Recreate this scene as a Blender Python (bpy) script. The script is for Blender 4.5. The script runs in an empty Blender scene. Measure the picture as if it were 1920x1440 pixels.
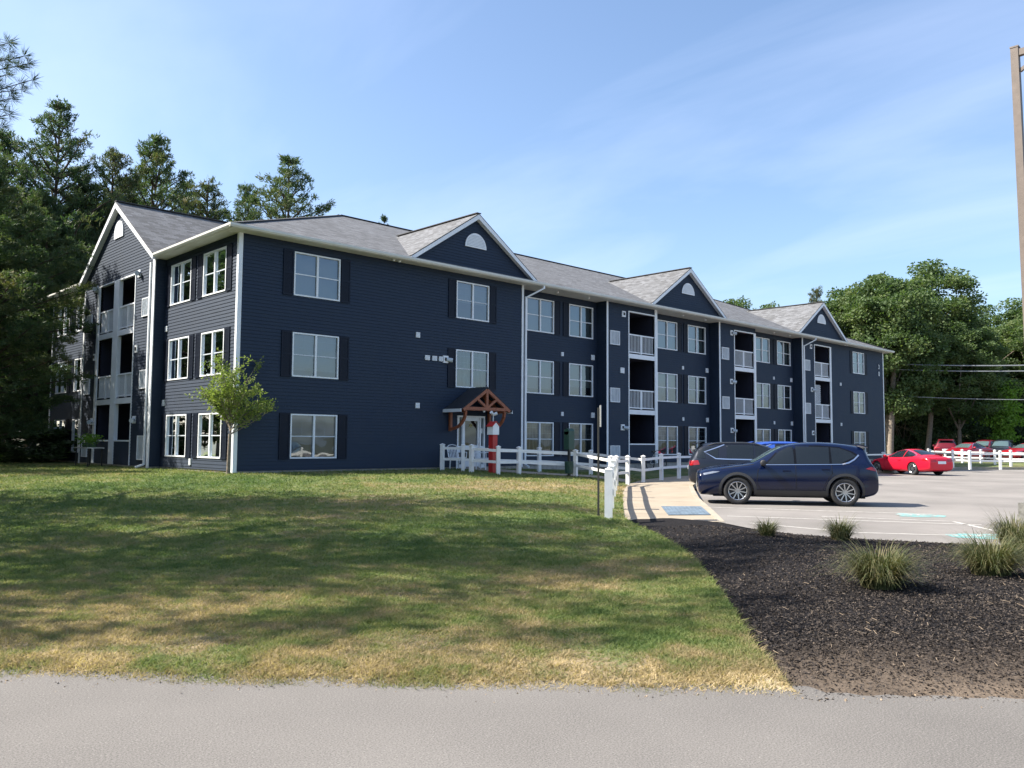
import bpy, bmesh, math, random
import numpy as np
from mathutils import Vector, Matrix, geometry
from mathutils.bvhtree import BVHTree
random.seed(7); RNG=np.random.default_rng(7)
R=math.radians; PI=math.pi
scene=bpy.context.scene; COL=scene.collection
# ---------------------------------------------------------------- camera frame
F_PX,PITCH,ROLL,YAW=1583.64,.0689,.0072,.7646
CX,CY,EYE=-12.2438,-25.5115,1.6
fw=Vector((math.sin(YAW)*math.cos(PITCH),math.cos(YAW)*math.cos(PITCH),math.sin(PITCH)))
_r=Vector((math.cos(YAW),-math.sin(YAW),0)); _u=_r.cross(fw)
rt=_r*math.cos(ROLL)+_u*math.sin(ROLL); up=-_r*math.sin(ROLL)+_u*math.cos(ROLL)
def at(px,D):
    """ground position seen at column px of the photograph, D metres ahead"""
    d=fw+rt*((px-960)/F_PX)-up*((880-720)/F_PX)
    h=Vector((math.sin(YAW),math.cos(YAW),0))
    t=D/(d.x*h.x+d.y*h.y)
    return (CX+d.x*t, CY+d.y*t)
cam=bpy.data.cameras.new('camera'); camo=bpy.data.objects.new('camera',cam); COL.objects.link(camo)
cam.sensor_width=36; cam.lens=36*F_PX/1920; cam.clip_end=3000; cam.clip_start=.05
M=Matrix((( rt.x,up.x,-fw.x,CX),(rt.y,up.y,-fw.y,CY),(rt.z,up.z,-fw.z,EYE),(0,0,0,1)))
camo.matrix_world=M; scene.camera=camo
# ---------------------------------------------------------------- materials
MATS={}
class NT:
    def __init__(s,name):
        s.m=bpy.data.materials.new(name); s.m.use_nodes=True; s.t=s.m.node_tree; s.t.nodes.clear()
        s.out=s.n('ShaderNodeOutputMaterial'); MATS[name]=s.m
    def n(s,typ,**k):
        o=s.t.nodes.new(typ)
        for a,b in k.items():
            if a.startswith('i_'): o.inputs[a[2:].replace('_',' ')].default_value=b
            else: setattr(o,a,b)
        return o
    def l(s,a,b): s.t.links.new(a,b)
    def pos(s,obj=False):
        if obj: return s.n('ShaderNodeTexCoord').outputs['Object']
        return s.n('ShaderNodeNewGeometry').outputs['Position']
    def noise(s,scale,detail=3,rough=.6,vec=None,obj=False):
        o=s.n('ShaderNodeTexNoise'); o.inputs['Scale'].default_value=scale; o.inputs['Detail'].default_value=detail; o.inputs['Roughness'].default_value=rough
        s.l(vec if vec is not None else s.pos(obj),o.inputs['Vector']); return o.outputs['Fac']
    def ramp(s,fac,stops):
        r=s.n('ShaderNodeValToRGB'); e=r.color_ramp.elements
        while len(e)<len(stops): e.new(.5)
        for x,(p,c) in zip(e,stops): x.position=p; x.color=(*c,1) if len(c)==3 else c
        s.l(fac,r.inputs['Fac']); return r.outputs['Color']
    def math(s,op,a,b=None,clamp=False):
        o=s.n('ShaderNodeMath',operation=op,use_clamp=clamp)
        for i,v in enumerate((a,b)):
            if v is None: continue
            if isinstance(v,(int,float)): o.inputs[i].default_value=v
            else: s.l(v,o.inputs[i])
        return o.outputs[0]
    def mix(s,f,a,b,blend='MIX'):
        o=s.n('ShaderNodeMix',data_type='RGBA',blend_type=blend)
        for sock,v in ((o.inputs[0],f),(o.inputs[6],a),(o.inputs[7],b)):
            if isinstance(v,(int,float)): sock.default_value=v
            elif isinstance(v,tuple): sock.default_value=(*v,1)
            else: s.l(v,sock)
        return o.outputs[2]
    def bsdf(s,col=None,rough=.6,metal=0,spec=.5,coat=0,bump=None,bstr=.3,bdist=.02,**k):
        b=s.n('ShaderNodeBsdfPrincipled')
        if isinstance(col,tuple): b.inputs['Base Color'].default_value=(*col,1)
        elif col is not None: s.l(col,b.inputs['Base Color'])
        if isinstance(rough,(int,float)): b.inputs['Roughness'].default_value=rough
        else: s.l(rough,b.inputs['Roughness'])
        b.inputs['Metallic'].default_value=metal; b.inputs['Specular IOR Level'].default_value=spec
        b.inputs['Coat Weight'].default_value=coat; b.inputs['Coat Roughness'].default_value=.04
        if bump is not None:
            u=s.n('ShaderNodeBump'); u.inputs['Strength'].default_value=bstr; u.inputs['Distance'].default_value=bdist
            s.l(bump,u.inputs['Height']); s.l(u.outputs[0],b.inputs['Normal'])
        s.l(b.outputs[0],s.out.inputs['Surface']); return b
def simple(name,col,rough=.6,metal=0,var=.12,scale=3,spec=.5,coat=0):
    t=NT(name); n=t.noise(scale,4)
    dk=tuple(c*(1-var) for c in col); lt=tuple(min(1,c*(1+var)) for c in col)
    t.bsdf(t.ramp(n,[(.3,dk),(.7,lt)]),rough,metal,spec,coat); return t.m
siding=NT('navy_siding'); wv=siding.noise(1.7,2); n1=siding.noise(1.3,5); n2=siding.noise(30,3)
c=siding.mix(siding.math('MULTIPLY',n2,.35),siding.ramp(n1,[(.3,(.0012,.0085,.028)),(.7,(.0030,.0125,.038))]),(.008,.018,.040))
siding.bsdf(c,siding.math('ADD',siding.math('MULTIPLY',n1,.15),.64),spec=.68,bump=wv,bstr=.25,bdist=.03).inputs['Specular Tint'].default_value=(.84,.94,1,1)
simple('white_trim',(.74,.77,.80),.45,var=.05)
simple('cream_trim',(.60,.60,.55),.5,var=.06)
simple('white_fence',(.80,.80,.78),.4,var=.06,scale=5)
simple('navy_shutter',(.002,.007,.020),.55,spec=.25)
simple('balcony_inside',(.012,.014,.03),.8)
simple('concrete_foundation',(.33,.31,.28),.9,scale=6,var=.25)
simple('black_metal',(.008,.010,.010),.5)
simple('green_metal',(.012,.05,.035),.45)
simple('grille_metal',(.50,.55,.60),.5,var=.1)
simple('cedar_stain',(.27,.085,.038),.55,var=.25,scale=9)
simple('canopy_shingle',(.02,.023,.03),.9,var=.3,scale=20)
simple('red_post',(.42,.02,.02),.4)
simple('door_dark',(.05,.06,.04),.2)
simple('gold_paint',(.55,.45,.15),.5)
simple('galvanised',(.45,.46,.46),.45,metal=.6)
simple('grey_board',(.16,.155,.14),.9,scale=12,var=.35)
simple('bronze_metal',(.15,.12,.10),.6,var=.15,scale=6)
simple('dumpster_green',(.03,.085,.065),.6,var=.3)
simple('wire_grey',(.20,.22,.24),.7)
simple('tyre_rubber',(.022,.022,.023),.85)
simple('black_plastic',(.03,.031,.034),.6)
simple('car_dark_gap',(.006,.006,.007),.9)
simple('bark_grey',(.20,.165,.13),.95,var=.35,scale=10)
simple('bark_pine',(.075,.055,.042),.95,var=.35,scale=10)
simple('patio_wood',(.20,.15,.10),.8)
simple('planter_green',(.05,.09,.04),.8)
t=NT('alloy_rim'); t.bsdf((.42,.43,.45),.25,metal=.9)
t=NT('piano_black'); t.bsdf((.004,.004,.005),.25,spec=.3)
t=NT('chrome'); t.bsdf((.85,.86,.88),.08,metal=1)
t=NT('tail_red'); t.bsdf((.30,.010,.014),.1,coat=.6)
t=NT('lamp_clear'); t.bsdf((.30,.33,.36),.12,metal=.6,coat=1)
t=NT('car_glass'); t.bsdf((.010,.014,.018),.03,spec=.55)
t=NT('car_glass_front'); t.bsdf((.07,.11,.11),.03,spec=.8,coat=.5)
def paint(name,col,metal=.35,rough=.32):
    t=NT(name); f=t.n('ShaderNodeTexNoise'); f.inputs['Scale'].default_value=900
    t.bsdf(t.mix(f.outputs['Fac'],tuple(c*.85 for c in col),tuple(c*1.15 for c in col)),rough,metal,.35,.35); return t.m
paint('paint_navy',(.002,.006,.028),.0,.14); paint('paint_slate',(.016,.021,.034)); paint('paint_blue',(.03,.09,.40),.2)
paint('paint_red',(.60,.010,.035),.15); paint('paint_maroon',(.13,.006,.015),.2); paint('paint_dark',(.02,.022,.03))
paint('paint_crimson',(.32,.008,.018),.2)
# window glass: fresnel mix of mirror and see-through
t=NT('window_glass'); g=t.n('ShaderNodeBsdfGlossy'); g.inputs['Roughness'].default_value=.02; g.inputs['Color'].default_value=(.85,.92,1,1)
tr=t.n('ShaderNodeBsdfTransparent'); tr.inputs['Color'].default_value=(.36,.42,.44,1)
lw=t.n('ShaderNodeLayerWeight'); lw.inputs['Blend'].default_value=.32
bm_=t.n('ShaderNodeBump'); bm_.inputs['Strength'].default_value=.16; bm_.inputs['Distance'].default_value=.05
t.l(t.noise(1.2,1),bm_.inputs['Height']); t.l(bm_.outputs[0],g.inputs['Normal'])
mx=t.n('ShaderNodeMixShader'); t.l(t.math('ADD',t.math('MULTIPLY',lw.outputs['Fresnel'],1.1),.10,True),mx.inputs[0])
t.l(tr.outputs[0],mx.inputs[1]); t.l(g.outputs[0],mx.inputs[2]); t.l(mx.outputs[0],t.out.inputs['Surface'])
t=NT('window_blind'); w=t.n('ShaderNodeTexWave',wave_type='BANDS',bands_direction='Z'); w.inputs['Scale'].default_value=9; w.inputs['Distortion'].default_value=.3
t.l(t.pos(),w.inputs['Vector']); t.bsdf(t.ramp(w.outputs['Fac'],[(0,(.40,.41,.40)),(1,(.54,.54,.52))]),.8)
t=NT('window_curtain'); w=t.n('ShaderNodeTexNoise'); w.inputs['Scale'].default_value=1
mp=t.n('ShaderNodeMapping'); mp.inputs['Scale'].default_value=(9,9,1.2); t.l(t.pos(),mp.inputs['Vector']); t.l(mp.outputs[0],w.inputs['Vector'])
t.bsdf(t.ramp(w.outputs['Fac'],[(.35,(.05,.048,.042)),(.5,(.20,.19,.17)),(.65,(.40,.385,.35))]),.9)
t=NT('sun_dimmed_curtain'); w=t.n('ShaderNodeTexNoise'); w.inputs['Scale'].default_value=1  # curtain and blind copy for left windows, colour toned down against direct sun
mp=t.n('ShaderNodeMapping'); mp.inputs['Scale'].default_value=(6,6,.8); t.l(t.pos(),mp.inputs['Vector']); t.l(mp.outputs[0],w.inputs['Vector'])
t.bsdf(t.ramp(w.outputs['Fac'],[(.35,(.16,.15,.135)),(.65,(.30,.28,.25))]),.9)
simple('interior_dark',(.05,.055,.055),.9,var=.5,scale=2)
# shingles (uv in metres)
def shingle(name,base):
    t=NT(name); uv=t.n('ShaderNodeUVMap').outputs[0]
    b=t.n('ShaderNodeTexBrick'); b.offset=.5; b.inputs['Scale'].default_value=1; b.inputs['Brick Width'].default_value=.30; b.inputs['Row Height'].default_value=.14
    b.inputs['Mortar Size'].default_value=.006; b.inputs['Bias'].default_value=0
    b.inputs['Color1'].default_value=(.55,.55,.55,1); b.inputs['Color2'].default_value=(1.3,1.3,1.3,1); b.inputs['Mortar'].default_value=(.45,.45,.45,1)
    t.l(uv,b.inputs['Vector'])
    n=t.noise(.5,4); n2=t.noise(14,3)
    c=t.mix(1.0,t.ramp(n,[(.3,tuple(x*.86 for x in base)),(.7,tuple(x*1.14 for x in base))]),b.outputs['Color'],'MULTIPLY')
    c=t.mix(t.math('MULTIPLY',n2,.4),c,(.19,.18,.165))
    t.bsdf(c,.9,bump=b.outputs['Fac'],bstr=.5,bdist=.01,spec=.25); return t.m
shingle('roof_shingle',(.135,.142,.155))
# leaves
def leafmat(name,stops,scale=.8,trans=.35,obj=True):
    t=NT(name); n=t.noise(scale,4,.7,obj=obj); n2=t.noise(scale*9,2,.6,obj=obj)
    f=t.math('ADD',t.math('MULTIPLY',n,.6),t.math('MULTIPLY',n2,.4))
    c=t.ramp(f,stops)
    d=t.n('ShaderNodeBsdfPrincipled'); d.inputs['Roughness'].default_value=.6; d.inputs['Specular IOR Level'].default_value=.3; t.l(c,d.inputs['Base Color'])
    tr=t.n('ShaderNodeBsdfTranslucent'); t.l(t.mix(1,c,(1.3,1.5,.7),'MULTIPLY'),tr.inputs['Color'])
    mx=t.n('ShaderNodeMixShader'); mx.inputs[0].default_value=trans
    t.l(d.outputs[0],mx.inputs[1]); t.l(tr.outputs[0],mx.inputs[2]); t.l(mx.outputs[0],t.out.inputs['Surface']); return t.m
leafmat('pine_needles',[(.32,(.026,.055,.026)),(.48,(.060,.100,.042)),(.60,(.12,.135,.055)),(.72,(.19,.13,.06))],.35,.3)
leafmat('pine_needles_dry',[(.32,(.026,.052,.026)),(.50,(.058,.085,.038)),(.62,(.125,.11,.05)),(.72,(.24,.14,.07))],.35,.3)
leafmat('oak_leaves',[(.32,(.036,.070,.026)),(.5,(.080,.125,.045)),(.66,(.15,.175,.06)),(.78,(.21,.18,.07))],.25,.35)
leafmat('dark_leaves',[(.32,(.020,.042,.020)),(.5,(.045,.080,.034)),(.68,(.09,.115,.045))],.3,.3)
leafmat('young_leaves',[(.32,(.09,.13,.035)),(.5,(.19,.24,.07)),(.68,(.32,.34,.12)),(.8,(.40,.28,.11))],1.5,.4)
leafmat('vine_leaves',[(.32,(.08,.16,.02)),(.6,(.16,.28,.04)),(.8,(.24,.34,.07))],1.2,.4)
leafmat('ornamental_blades',[(.3,(.036,.056,.023)),(.46,(.075,.092,.037)),(.56,(.16,.14,.07)),(.68,(.30,.23,.13))],7,.2)
leafmat('weeds',[(.3,(.10,.10,.03)),(.5,(.22,.19,.06)),(.7,(.36,.25,.12))],1,.3)
# lawn colour as a function of place
NDIR=(.727,.687); RP=(-8.37,-21.5)
def lawn_colour(t,fine):
    p=t.pos(); sx=t.n('ShaderNodeSeparateXYZ'); t.l(p,sx.inputs[0]); X,Y=sx.outputs[0],sx.outputs[1]
    s=t.math('ADD',t.math('MULTIPLY',t.math('SUBTRACT',X,RP[0]),NDIR[0]),t.math('MULTIPLY',t.math('SUBTRACT',Y,RP[1]),NDIR[1]))
    n=t.noise(.55,5,.62); n3=t.noise(2.6,4,.65); n4=t.noise(fine,2,.6)
    road=t.ramp(t.math('MULTIPLY',s,.2),[(0,(.26,)*3),(.15,(.17,)*3),(.42,(.09,)*3),(1,(0,)*3)])
    def blob(x,y,rx,ry,a):
        dx=t.math('DIVIDE',t.math('SUBTRACT',X,x),rx); dy=t.math('DIVIDE',t.math('SUBTRACT',Y,y),ry)
        d=t.math('ADD',t.math('MULTIPLY',dx,dx),t.math('MULTIPLY',dy,dy))
        return t.math('MULTIPLY',t.math('POWER',2.718,t.math('MULTIPLY',d,-1)),a)
    f=t.math('ADD',t.math('ADD',t.math('MULTIPLY',n,.62),t.math('MULTIPLY',n3,.62)),t.math('MULTIPLY',t.math('SUBTRACT',n4,.5),.50))
    f=t.math('SUBTRACT',f,.155)
    f=t.math('ADD',f,t.math('MULTIPLY',road,t.math('ADD',t.math('MULTIPLY',t.math('SUBTRACT',t.noise(1.15,3,.6),.36),5.0,True),.12)))
    for b in ((4.5,-8.6,4.2,1.5,.20),(-2.5,-10.5,1.8,1.5,.12),(-9.3,-17.2,2.2,1.2,.12),(-4.5,-18.6,1.6,.7,.16),(0.3,-13.0,1.4,.5,.08),(9.5,-8.3,1.8,1.2,.15),(-3,-3.5,5,3,-.10),(-1.0,-14.5,3.0,1.4,-.05)):
        f=t.math('ADD',f,blob(*b))
    return f
LST=[(.30,(.085,.135,.050)),(.45,(.155,.195,.074)),(.55,(.235,.235,.108)),(.64,(.30,.24,.145)),(.77,(.47,.37,.215)),(.90,(.56,.47,.34))]
t=NT('lawn_soil'); f=lawn_colour(t,25)
t.bsdf(t.ramp(f,[(p,tuple(x*.80 for x in c)) for p,c in LST]),.95,bump=t.noise(40,4,.7),bstr=.8,bdist=.03,spec=.1)
t=NT('grass_blades'); f=lawn_colour(t,60); c=t.ramp(f,LST)
d=t.n('ShaderNodeBsdfDiffuse'); t.l(c,d.inputs[0]); tr=t.n('ShaderNodeBsdfTranslucent'); t.l(t.mix(1,c,(1.25,1.35,.75),'MULTIPLY'),tr.inputs[0])
mx=t.n('ShaderNodeMixShader'); mx.inputs[0].default_value=.35; t.l(d.outputs[0],mx.inputs[1]); t.l(tr.outputs[0],mx.inputs[2]); t.l(mx.outputs[0],t.out.inputs[0])
def asphalt(name,a,b,patch=.2):
    t=NT(name); n=t.noise(.35,4,.6); n2=t.noise(95,2,.8); v=t.n('ShaderNodeTexVoronoi'); v.inputs['Scale'].default_value=150; t.l(t.pos(),v.inputs['Vector'])
    c=t.ramp(t.math('ADD',t.math('MULTIPLY',n,patch),t.math('MULTIPLY',n2,1-patch)),[(.33,a),(.66,b)])
    c=t.mix(t.math('MULTIPLY',t.math('GREATER_THAN',v.outputs['Color'],.90),.22),c,tuple(min(1,x*2.0) for x in b))
    t.bsdf(c,.92,bump=t.noise(220,2,.8),bstr=.45,bdist=.006,spec=.2); return t.m
asphalt('road_asphalt',(.085,.080,.075),(.245,.230,.212),.24)
asphalt('lot_asphalt',(.165,.154,.143),(.268,.250,.232),.66)
t=NT('sidewalk_concrete'); n=t.noise(1.1,5); n2=t.noise(70,3)
t.bsdf(t.mix(t.math('MULTIPLY',n2,.4),t.ramp(n,[(.3,(.32,.27,.205)),(.7,(.40,.34,.262))]),(.26,.22,.175)),.9,bump=n2,bstr=.3,bdist=.006,spec=.2)
t=NT('curb_concrete'); n=t.noise(3,5); t.bsdf(t.ramp(n,[(.3,(.30,.265,.21)),(.7,(.41,.365,.29))]),.9,spec=.2)
t=NT('mulch_soil'); n=t.noise(.9,5,.7); n2=t.noise(38,4,.8)
sx=t.n('ShaderNodeSeparateXYZ'); t.l(t.pos(),sx.inputs[0])
s=t.math('ADD',t.math('MULTIPLY',t.math('SUBTRACT',sx.outputs[0],RP[0]),NDIR[0]),t.math('MULTIPLY',t.math('SUBTRACT',sx.outputs[1],RP[1]),NDIR[1]))
edge=t.math('MULTIPLY',t.ramp(t.math('MULTIPLY',s,.4),[(0,(1,)*3),(.25,(.55,)*3),(.6,(0,)*3)]),t.ramp(n,[(.30,(.35,)*3),(.62,(1,)*3)]))
c=t.mix(edge,t.ramp(n2,[(.3,(.010,.0095,.010)),(.55,(.026,.024,.025)),(.75,(.06,.053,.048))]),t.ramp(n2,[(.3,(.15,.115,.085)),(.7,(.30,.235,.175))]))
t.bsdf(c,.95,bump=n2,bstr=1,bdist=.03,spec=.08)
t=NT('mulch_chip'); n=t.noise(22,2,.8); t.bsdf(t.ramp(n,[(.3,(.015,.013,.0125)),(.48,(.042,.036,.033)),(.62,(.09,.074,.062)),(.74,(.24,.19,.145))]),.8,spec=.12)
t=NT('forest_floor'); n=t.noise(.5,5,.7); t.bsdf(t.ramp(n,[(.3,(.03,.04,.015)),(.6,(.08,.075,.035)),(.8,(.14,.11,.06))]),1)
simple('paint_white_line',(.44,.42,.385),.8,var=.3,scale=8)
t=NT('paint_cyan'); t.bsdf(t.ramp(t.noise(7,5,.7),[(.42,(.14,.38,.37)),(.60,(.24,.29,.27))]),.8)
simple('tactile_blue',(.12,.165,.21),.8,var=.3,scale=6)
simple('twig',(.30,.23,.16),.9)
simple('flower_white',(.6,.6,.55),.7)
# ---------------------------------------------------------------- helpers
def link(o): COL.objects.link(o); return o
def tag(o,label=None,cat=None,group=None,kind=None):
    if label: o['label']=label
    if cat: o['category']=cat
    if group: o['group']=group
    if kind: o['kind']=kind
    return o
def thing(name,label,cat,loc=(0,0,0),rz=0,group=None):
    o=bpy.data.objects.new(name,None); link(o); o.location=loc; o.rotation_euler=(0,0,rz); o.empty_display_size=.3
    return tag(o,label,cat,group)
class MB:
    def __init__(s): s.v=[]; s.f=[]; s.uv=None
    def face(s,*pts):
        i=len(s.v); s.v.extend(tuple(p) for p in pts); s.f.append(tuple(range(i,i+len(pts)))); return s
    def box(s,x0,x1,y0,y1,z0,z1):
        i=len(s.v); s.v+=[(x0,y0,z0),(x1,y0,z0),(x1,y1,z0),(x0,y1,z0),(x0,y0,z1),(x1,y0,z1),(x1,y1,z1),(x0,y1,z1)]
        s.f+=[tuple(i+k for k in q) for q in ((3,2,1,0),(4,5,6,7),(0,1,5,4),(1,2,6,5),(2,3,7,6),(3,0,4,7))]; return s
    def bar(s,p,q,w,h,upv=(0,0,1)):
        """box beam from p to q, w across, h along upv"""
        p=Vector(p);q=Vector(q);d=(q-p).normalized(); a=Vector(upv).cross(d)
        if a.length<1e-4: a=Vector((1,0,0)).cross(d)
        a.normalize(); b=d.cross(a); i=len(s.v)
        for e in (p,q):
            for sa,sb in ((-1,-1),(1,-1),(1,1),(-1,1)): s.v.append(tuple(e+a*(sa*w/2)+b*(sb*h/2)))
        s.f+=[tuple(i+k for k in q_) for q_ in ((3,2,1,0),(4,5,6,7),(0,1,5,4),(1,2,6,5),(2,3,7,6),(3,0,4,7))]; return s
    def cyl(s,p,q,r0,r1=None,n=8,cap=True):
        r1=r0 if r1 is None else r1; p=Vector(p);q=Vector(q);d=(q-p).normalized()
        a=d.orthogonal().normalized(); b=d.cross(a); i=len(s.v)
        for e,r in ((p,r0),(q,r1)):
            for k in range(n):
                t=2*PI*k/n; s.v.append(tuple(e+(a*math.cos(t)+b*math.sin(t))*r))
        for k in range(n): s.f.append((i+k,i+(k+1)%n,i+n+(k+1)%n,i+n+k))
        if cap: s.f.append(tuple(i+k for k in reversed(range(n)))); s.f.append(tuple(i+n+k for k in range(n)))
        return s
    def prism(s,pts,d):
        """closed polygon pts extruded by vector d"""
        n=len(pts); i=len(s.v); d=Vector(d); s.v+=[tuple(p) for p in pts]+[tuple(Vector(p)+d) for p in pts]
        s.f.append(tuple(i+k for k in reversed(range(n)))); s.f.append(tuple(i+n+k for k in range(n)))
        for k in range(n): s.f.append((i+k,i+(k+1)%n,i+n+(k+1)%n,i+n+k))
        return s
    def tube(s,pts,r,n=6):
        for a,b in zip(pts[:-1],pts[1:]): s.cyl(a,b,r,r,n)
        return s
    def lathe(s,prof,axis,center,n=28):
        """prof: list of (r,h) along axis from center"""
        ax=Vector(axis).normalized(); a=ax.orthogonal().normalized(); b=ax.cross(a); c=Vector(center); i=len(s.v); m=len(prof)
        for k in range(n):
            t=2*PI*k/n
            for r,h in prof: s.v.append(tuple(c+ax*h+(a*math.cos(t)+b*math.sin(t))*r))
        for k in range(n):
            for j in range(m-1): s.f.append((i+k*m+j,i+k*m+j+1,i+((k+1)%n)*m+j+1,i+((k+1)%n)*m+j))
        return s
    def build(s,name,mat,parent=None,smooth=False,bevel=0,recalc=False):
        me=bpy.data.meshes.new(name); off=Vector((0,0,0))
        q=parent
        while q is not None and q.parent is not None: q=q.parent
        if q is not None and q.get('_w'): off=q.location.copy()
        v=[(p[0]-off.x,p[1]-off.y,p[2]-off.z) for p in s.v]
        me.from_pydata(v,[],s.f)
        if s.uv: 
            ul=me.uv_layers.new(name='UVMap'); 
            for k,(u,w) in enumerate(s.uv): ul.data[k].uv=(u,w)
        if recalc or bevel:
            b=bmesh.new(); b.from_mesh(me); bmesh.ops.recalc_face_normals(b,faces=b.faces)
            if bevel: bmesh.ops.bevel(b,geom=list(b.edges),offset=bevel,segments=1,affect='EDGES')
            b.to_mesh(me); b.free()
        if smooth: me.shade_smooth()
        me.materials.append(MATS[mat] if isinstance(mat,str) else mat); me.update()
        o=bpy.data.objects.new(name,me); link(o)
        if parent is not None: o.parent=parent
        return o
def npmesh(name,verts,faces,mat,parent=None,smooth=False):
    """verts (N,3), faces (M,3|4) numpy"""
    me=bpy.data.meshes.new(name); k=faces.shape[1]
    me.vertices.add(len(verts)); me.vertices.foreach_set('co',np.ascontiguousarray(verts,dtype=np.float32).ravel())
    me.loops.add(faces.size); me.loops.foreach_set('vertex_index',np.ascontiguousarray(faces,dtype=np.int32).ravel())
    me.polygons.add(len(faces)); me.polygons.foreach_set('loop_start',np.arange(len(faces),dtype=np.int32)*k)
    me.update(calc_edges=True); me.materials.append(MATS[mat])
    if smooth: me.shade_smooth()
    o=bpy.data.objects.new(name,me); link(o)
    if parent is not None: o.parent=parent
    return o
def wthing(name,label,cat,loc,group=None):
    o=thing(name,label,cat,loc,0,group); o['_w']=1; return o
# ---------------------------------------------------------------- ground shapes
def ss(x): x=max(0,min(1,x)); return x*x*(3-2*x)
def sdist(x,y): return (x-RP[0])*NDIR[0]+(y-RP[1])*NDIR[1]
def hraw(x,y):
    s=sdist(x,y); t=x*.687-y*.727-9.88
    lat=1-.48*ss((t+4)/8)
    z=.55*ss((s-4)/17)*lat
    return z
SW_L=[(1.75,-14.35),(4.3,-12.25),(7.6,-9.6),(11.5,-6.7),(15.0,-4.7),(19.2,-3.4),(24.4,-3.0),(34,-3.0),(50,-3.0),(53,-3.0)]
SW_R=[(53,-5.2),(50,-5.2),(34,-5.3),(24,-5.4),(18.5,-6.0),(16.3,-6.6),(14.6,-7.3),(12.6,-8.5),(10.2,-10.2),(7.0,-12.5),(4.6,-14.5),(2.9,-15.85)]
LOT_EDGE=[(2.98,-15.78),(2.3,-16.9),(1.95,-18.0),(2.1,-19.1),(2.5,-20.1),(2.9,-21.0),(3.5,-22.4),(4.9,-25.5)]
BED_L=[(1.88,-14.28),(.76,-15.5),(-.13,-16.59),(-1.18,-17.72),(-2.47,-18.97),(-3.83,-20.1),(-4.83,-20.92),(-5.79,-21.66),(-6.47,-22.24),(-6.94,-22.66),(-7.2,-22.95)]
ROADDIR=Vector((.687,-.727))
def road_pt(k): return (RP[0]+ROADDIR.x*k, RP[1]+ROADDIR.y*k)
def seg_dist(p,poly):
    best=1e9
    for a,b in zip(poly[:-1],poly[1:]):
        ax,ay=a;bx,by=b; dx,dy=bx-ax,by-ay; t=max(0,min(1,((p[0]-ax)*dx+(p[1]-ay)*dy)/(dx*dx+dy*dy+1e-12)))
        best=min(best,math.hypot(p[0]-ax-dx*t,p[1]-ay-dy*t))
    return best
def hz(x,y):
    z=hraw(x,y)
    s=sdist(x,y); 
    d=seg_dist((x,y),SW_L)
    zt=.02+.13*ss((s-12.3)/5)
    k=ss(d/1.6); z=zt*(1-k)+z*k
    k=ss(s/2.5); z=z*k+.02*(1-k)
    k=ss(seg_dist((x,y),BED_L)/.5) if abs(x)<9 and y<-12 else 1
    z=z*k+.02*(1-k)
    z-=.045*(1-min(1,max(0,s)/.28))-.012*math.sin(x*9+y*4)*(1-min(1,max(0,s)/.3))*min(1,max(0,s)/.1)
    return z
def swz(x,y): return .006+.144*ss((sdist(x,y)-12.3)/5)
def cdt_mesh(name,poly,zf,mat,step=.5,parent=None,inner=None,jit=.0):
    """triangulated sheet inside poly, z from zf, interior grid of points"""
    P=[Vector(p) for p in poly]; n=len(P)
    # densify boundary
    B=[]
    for a,b in zip(P,P[1:]+P[:1]):
        k=max(1,int((b-a).length/step)); B+= [a+(b-a)*(i/k) for i in range(k)]
    n=len(B); xs=[p.x for p in B]; ys=[p.y for p in B]
    bx=[(p.x,p.y) for p in B]+[(B[0].x,B[0].y)]
    A=np.array([(p.x,p.y) for p in B])
    gx,gy=np.meshgrid(np.arange(min(xs),max(xs),step),np.arange(min(ys),max(ys),step)); g=np.stack([gx.ravel(),gy.ravel()],1)
    if jit: g=g+RNG.uniform(-jit,jit,g.shape)
    ins=np.zeros(len(g),bool); x2,y2=np.roll(A[:,0],-1),np.roll(A[:,1],-1)
    for x0,y0,x1,y1 in zip(A[:,0],A[:,1],x2,y2):
        if y0==y1: continue
        c=((y0>g[:,1])!=(y1>g[:,1]))&(g[:,0]<(x1-x0)*(g[:,1]-y0)/(y1-y0)+x0); ins^=c
    g=g[ins]
    # drop points close to boundary
    dmin=np.full(len(g),1e9)
    for x0,y0 in A: dmin=np.minimum(dmin,np.hypot(g[:,0]-x0,g[:,1]-y0))
    g=g[dmin>step*.4]
    pts=B+[Vector((a,b)) for a,b in g]
    vo,_,fo,_,_,_=geometry.delaunay_2d_cdt(pts,[(i,(i+1)%n) for i in range(n)],[list(range(n))],1,1e-5)
    m=MB(); m.v=[(v.x,v.y,zf(v.x,v.y)) for v in vo]; m.f=[tuple(f) for f in fo]
    o=m.build(name,mat,parent)
    me=o.data; 
    b=bmesh.new(); b.from_mesh(me)
    for f in b.faces:
        f.normal_update()
        if f.normal.z<0: f.normal_flip()
    b.to_mesh(me); b.free(); me.shade_smooth()
    return o
def inpoly(g,poly):
    A=np.array(poly,float); ins=np.zeros(len(g),bool)
    for (x0,y0),(x1,y1) in zip(A,np.roll(A,-1,0)):
        if y0==y1: continue
        ins^=((y0>g[:,1])!=(y1>g[:,1]))&(g[:,0]<(x1-x0)*(g[:,1]-y0)/(y1-y0)+x0)
    return ins
# base ground
m=MB(); m.face((-700,-700,-.035),(900,-700,-.035),(900,900,-.035),(-700,900,-.035)); tag(m.build('ground','forest_floor'),kind='structure')
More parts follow.
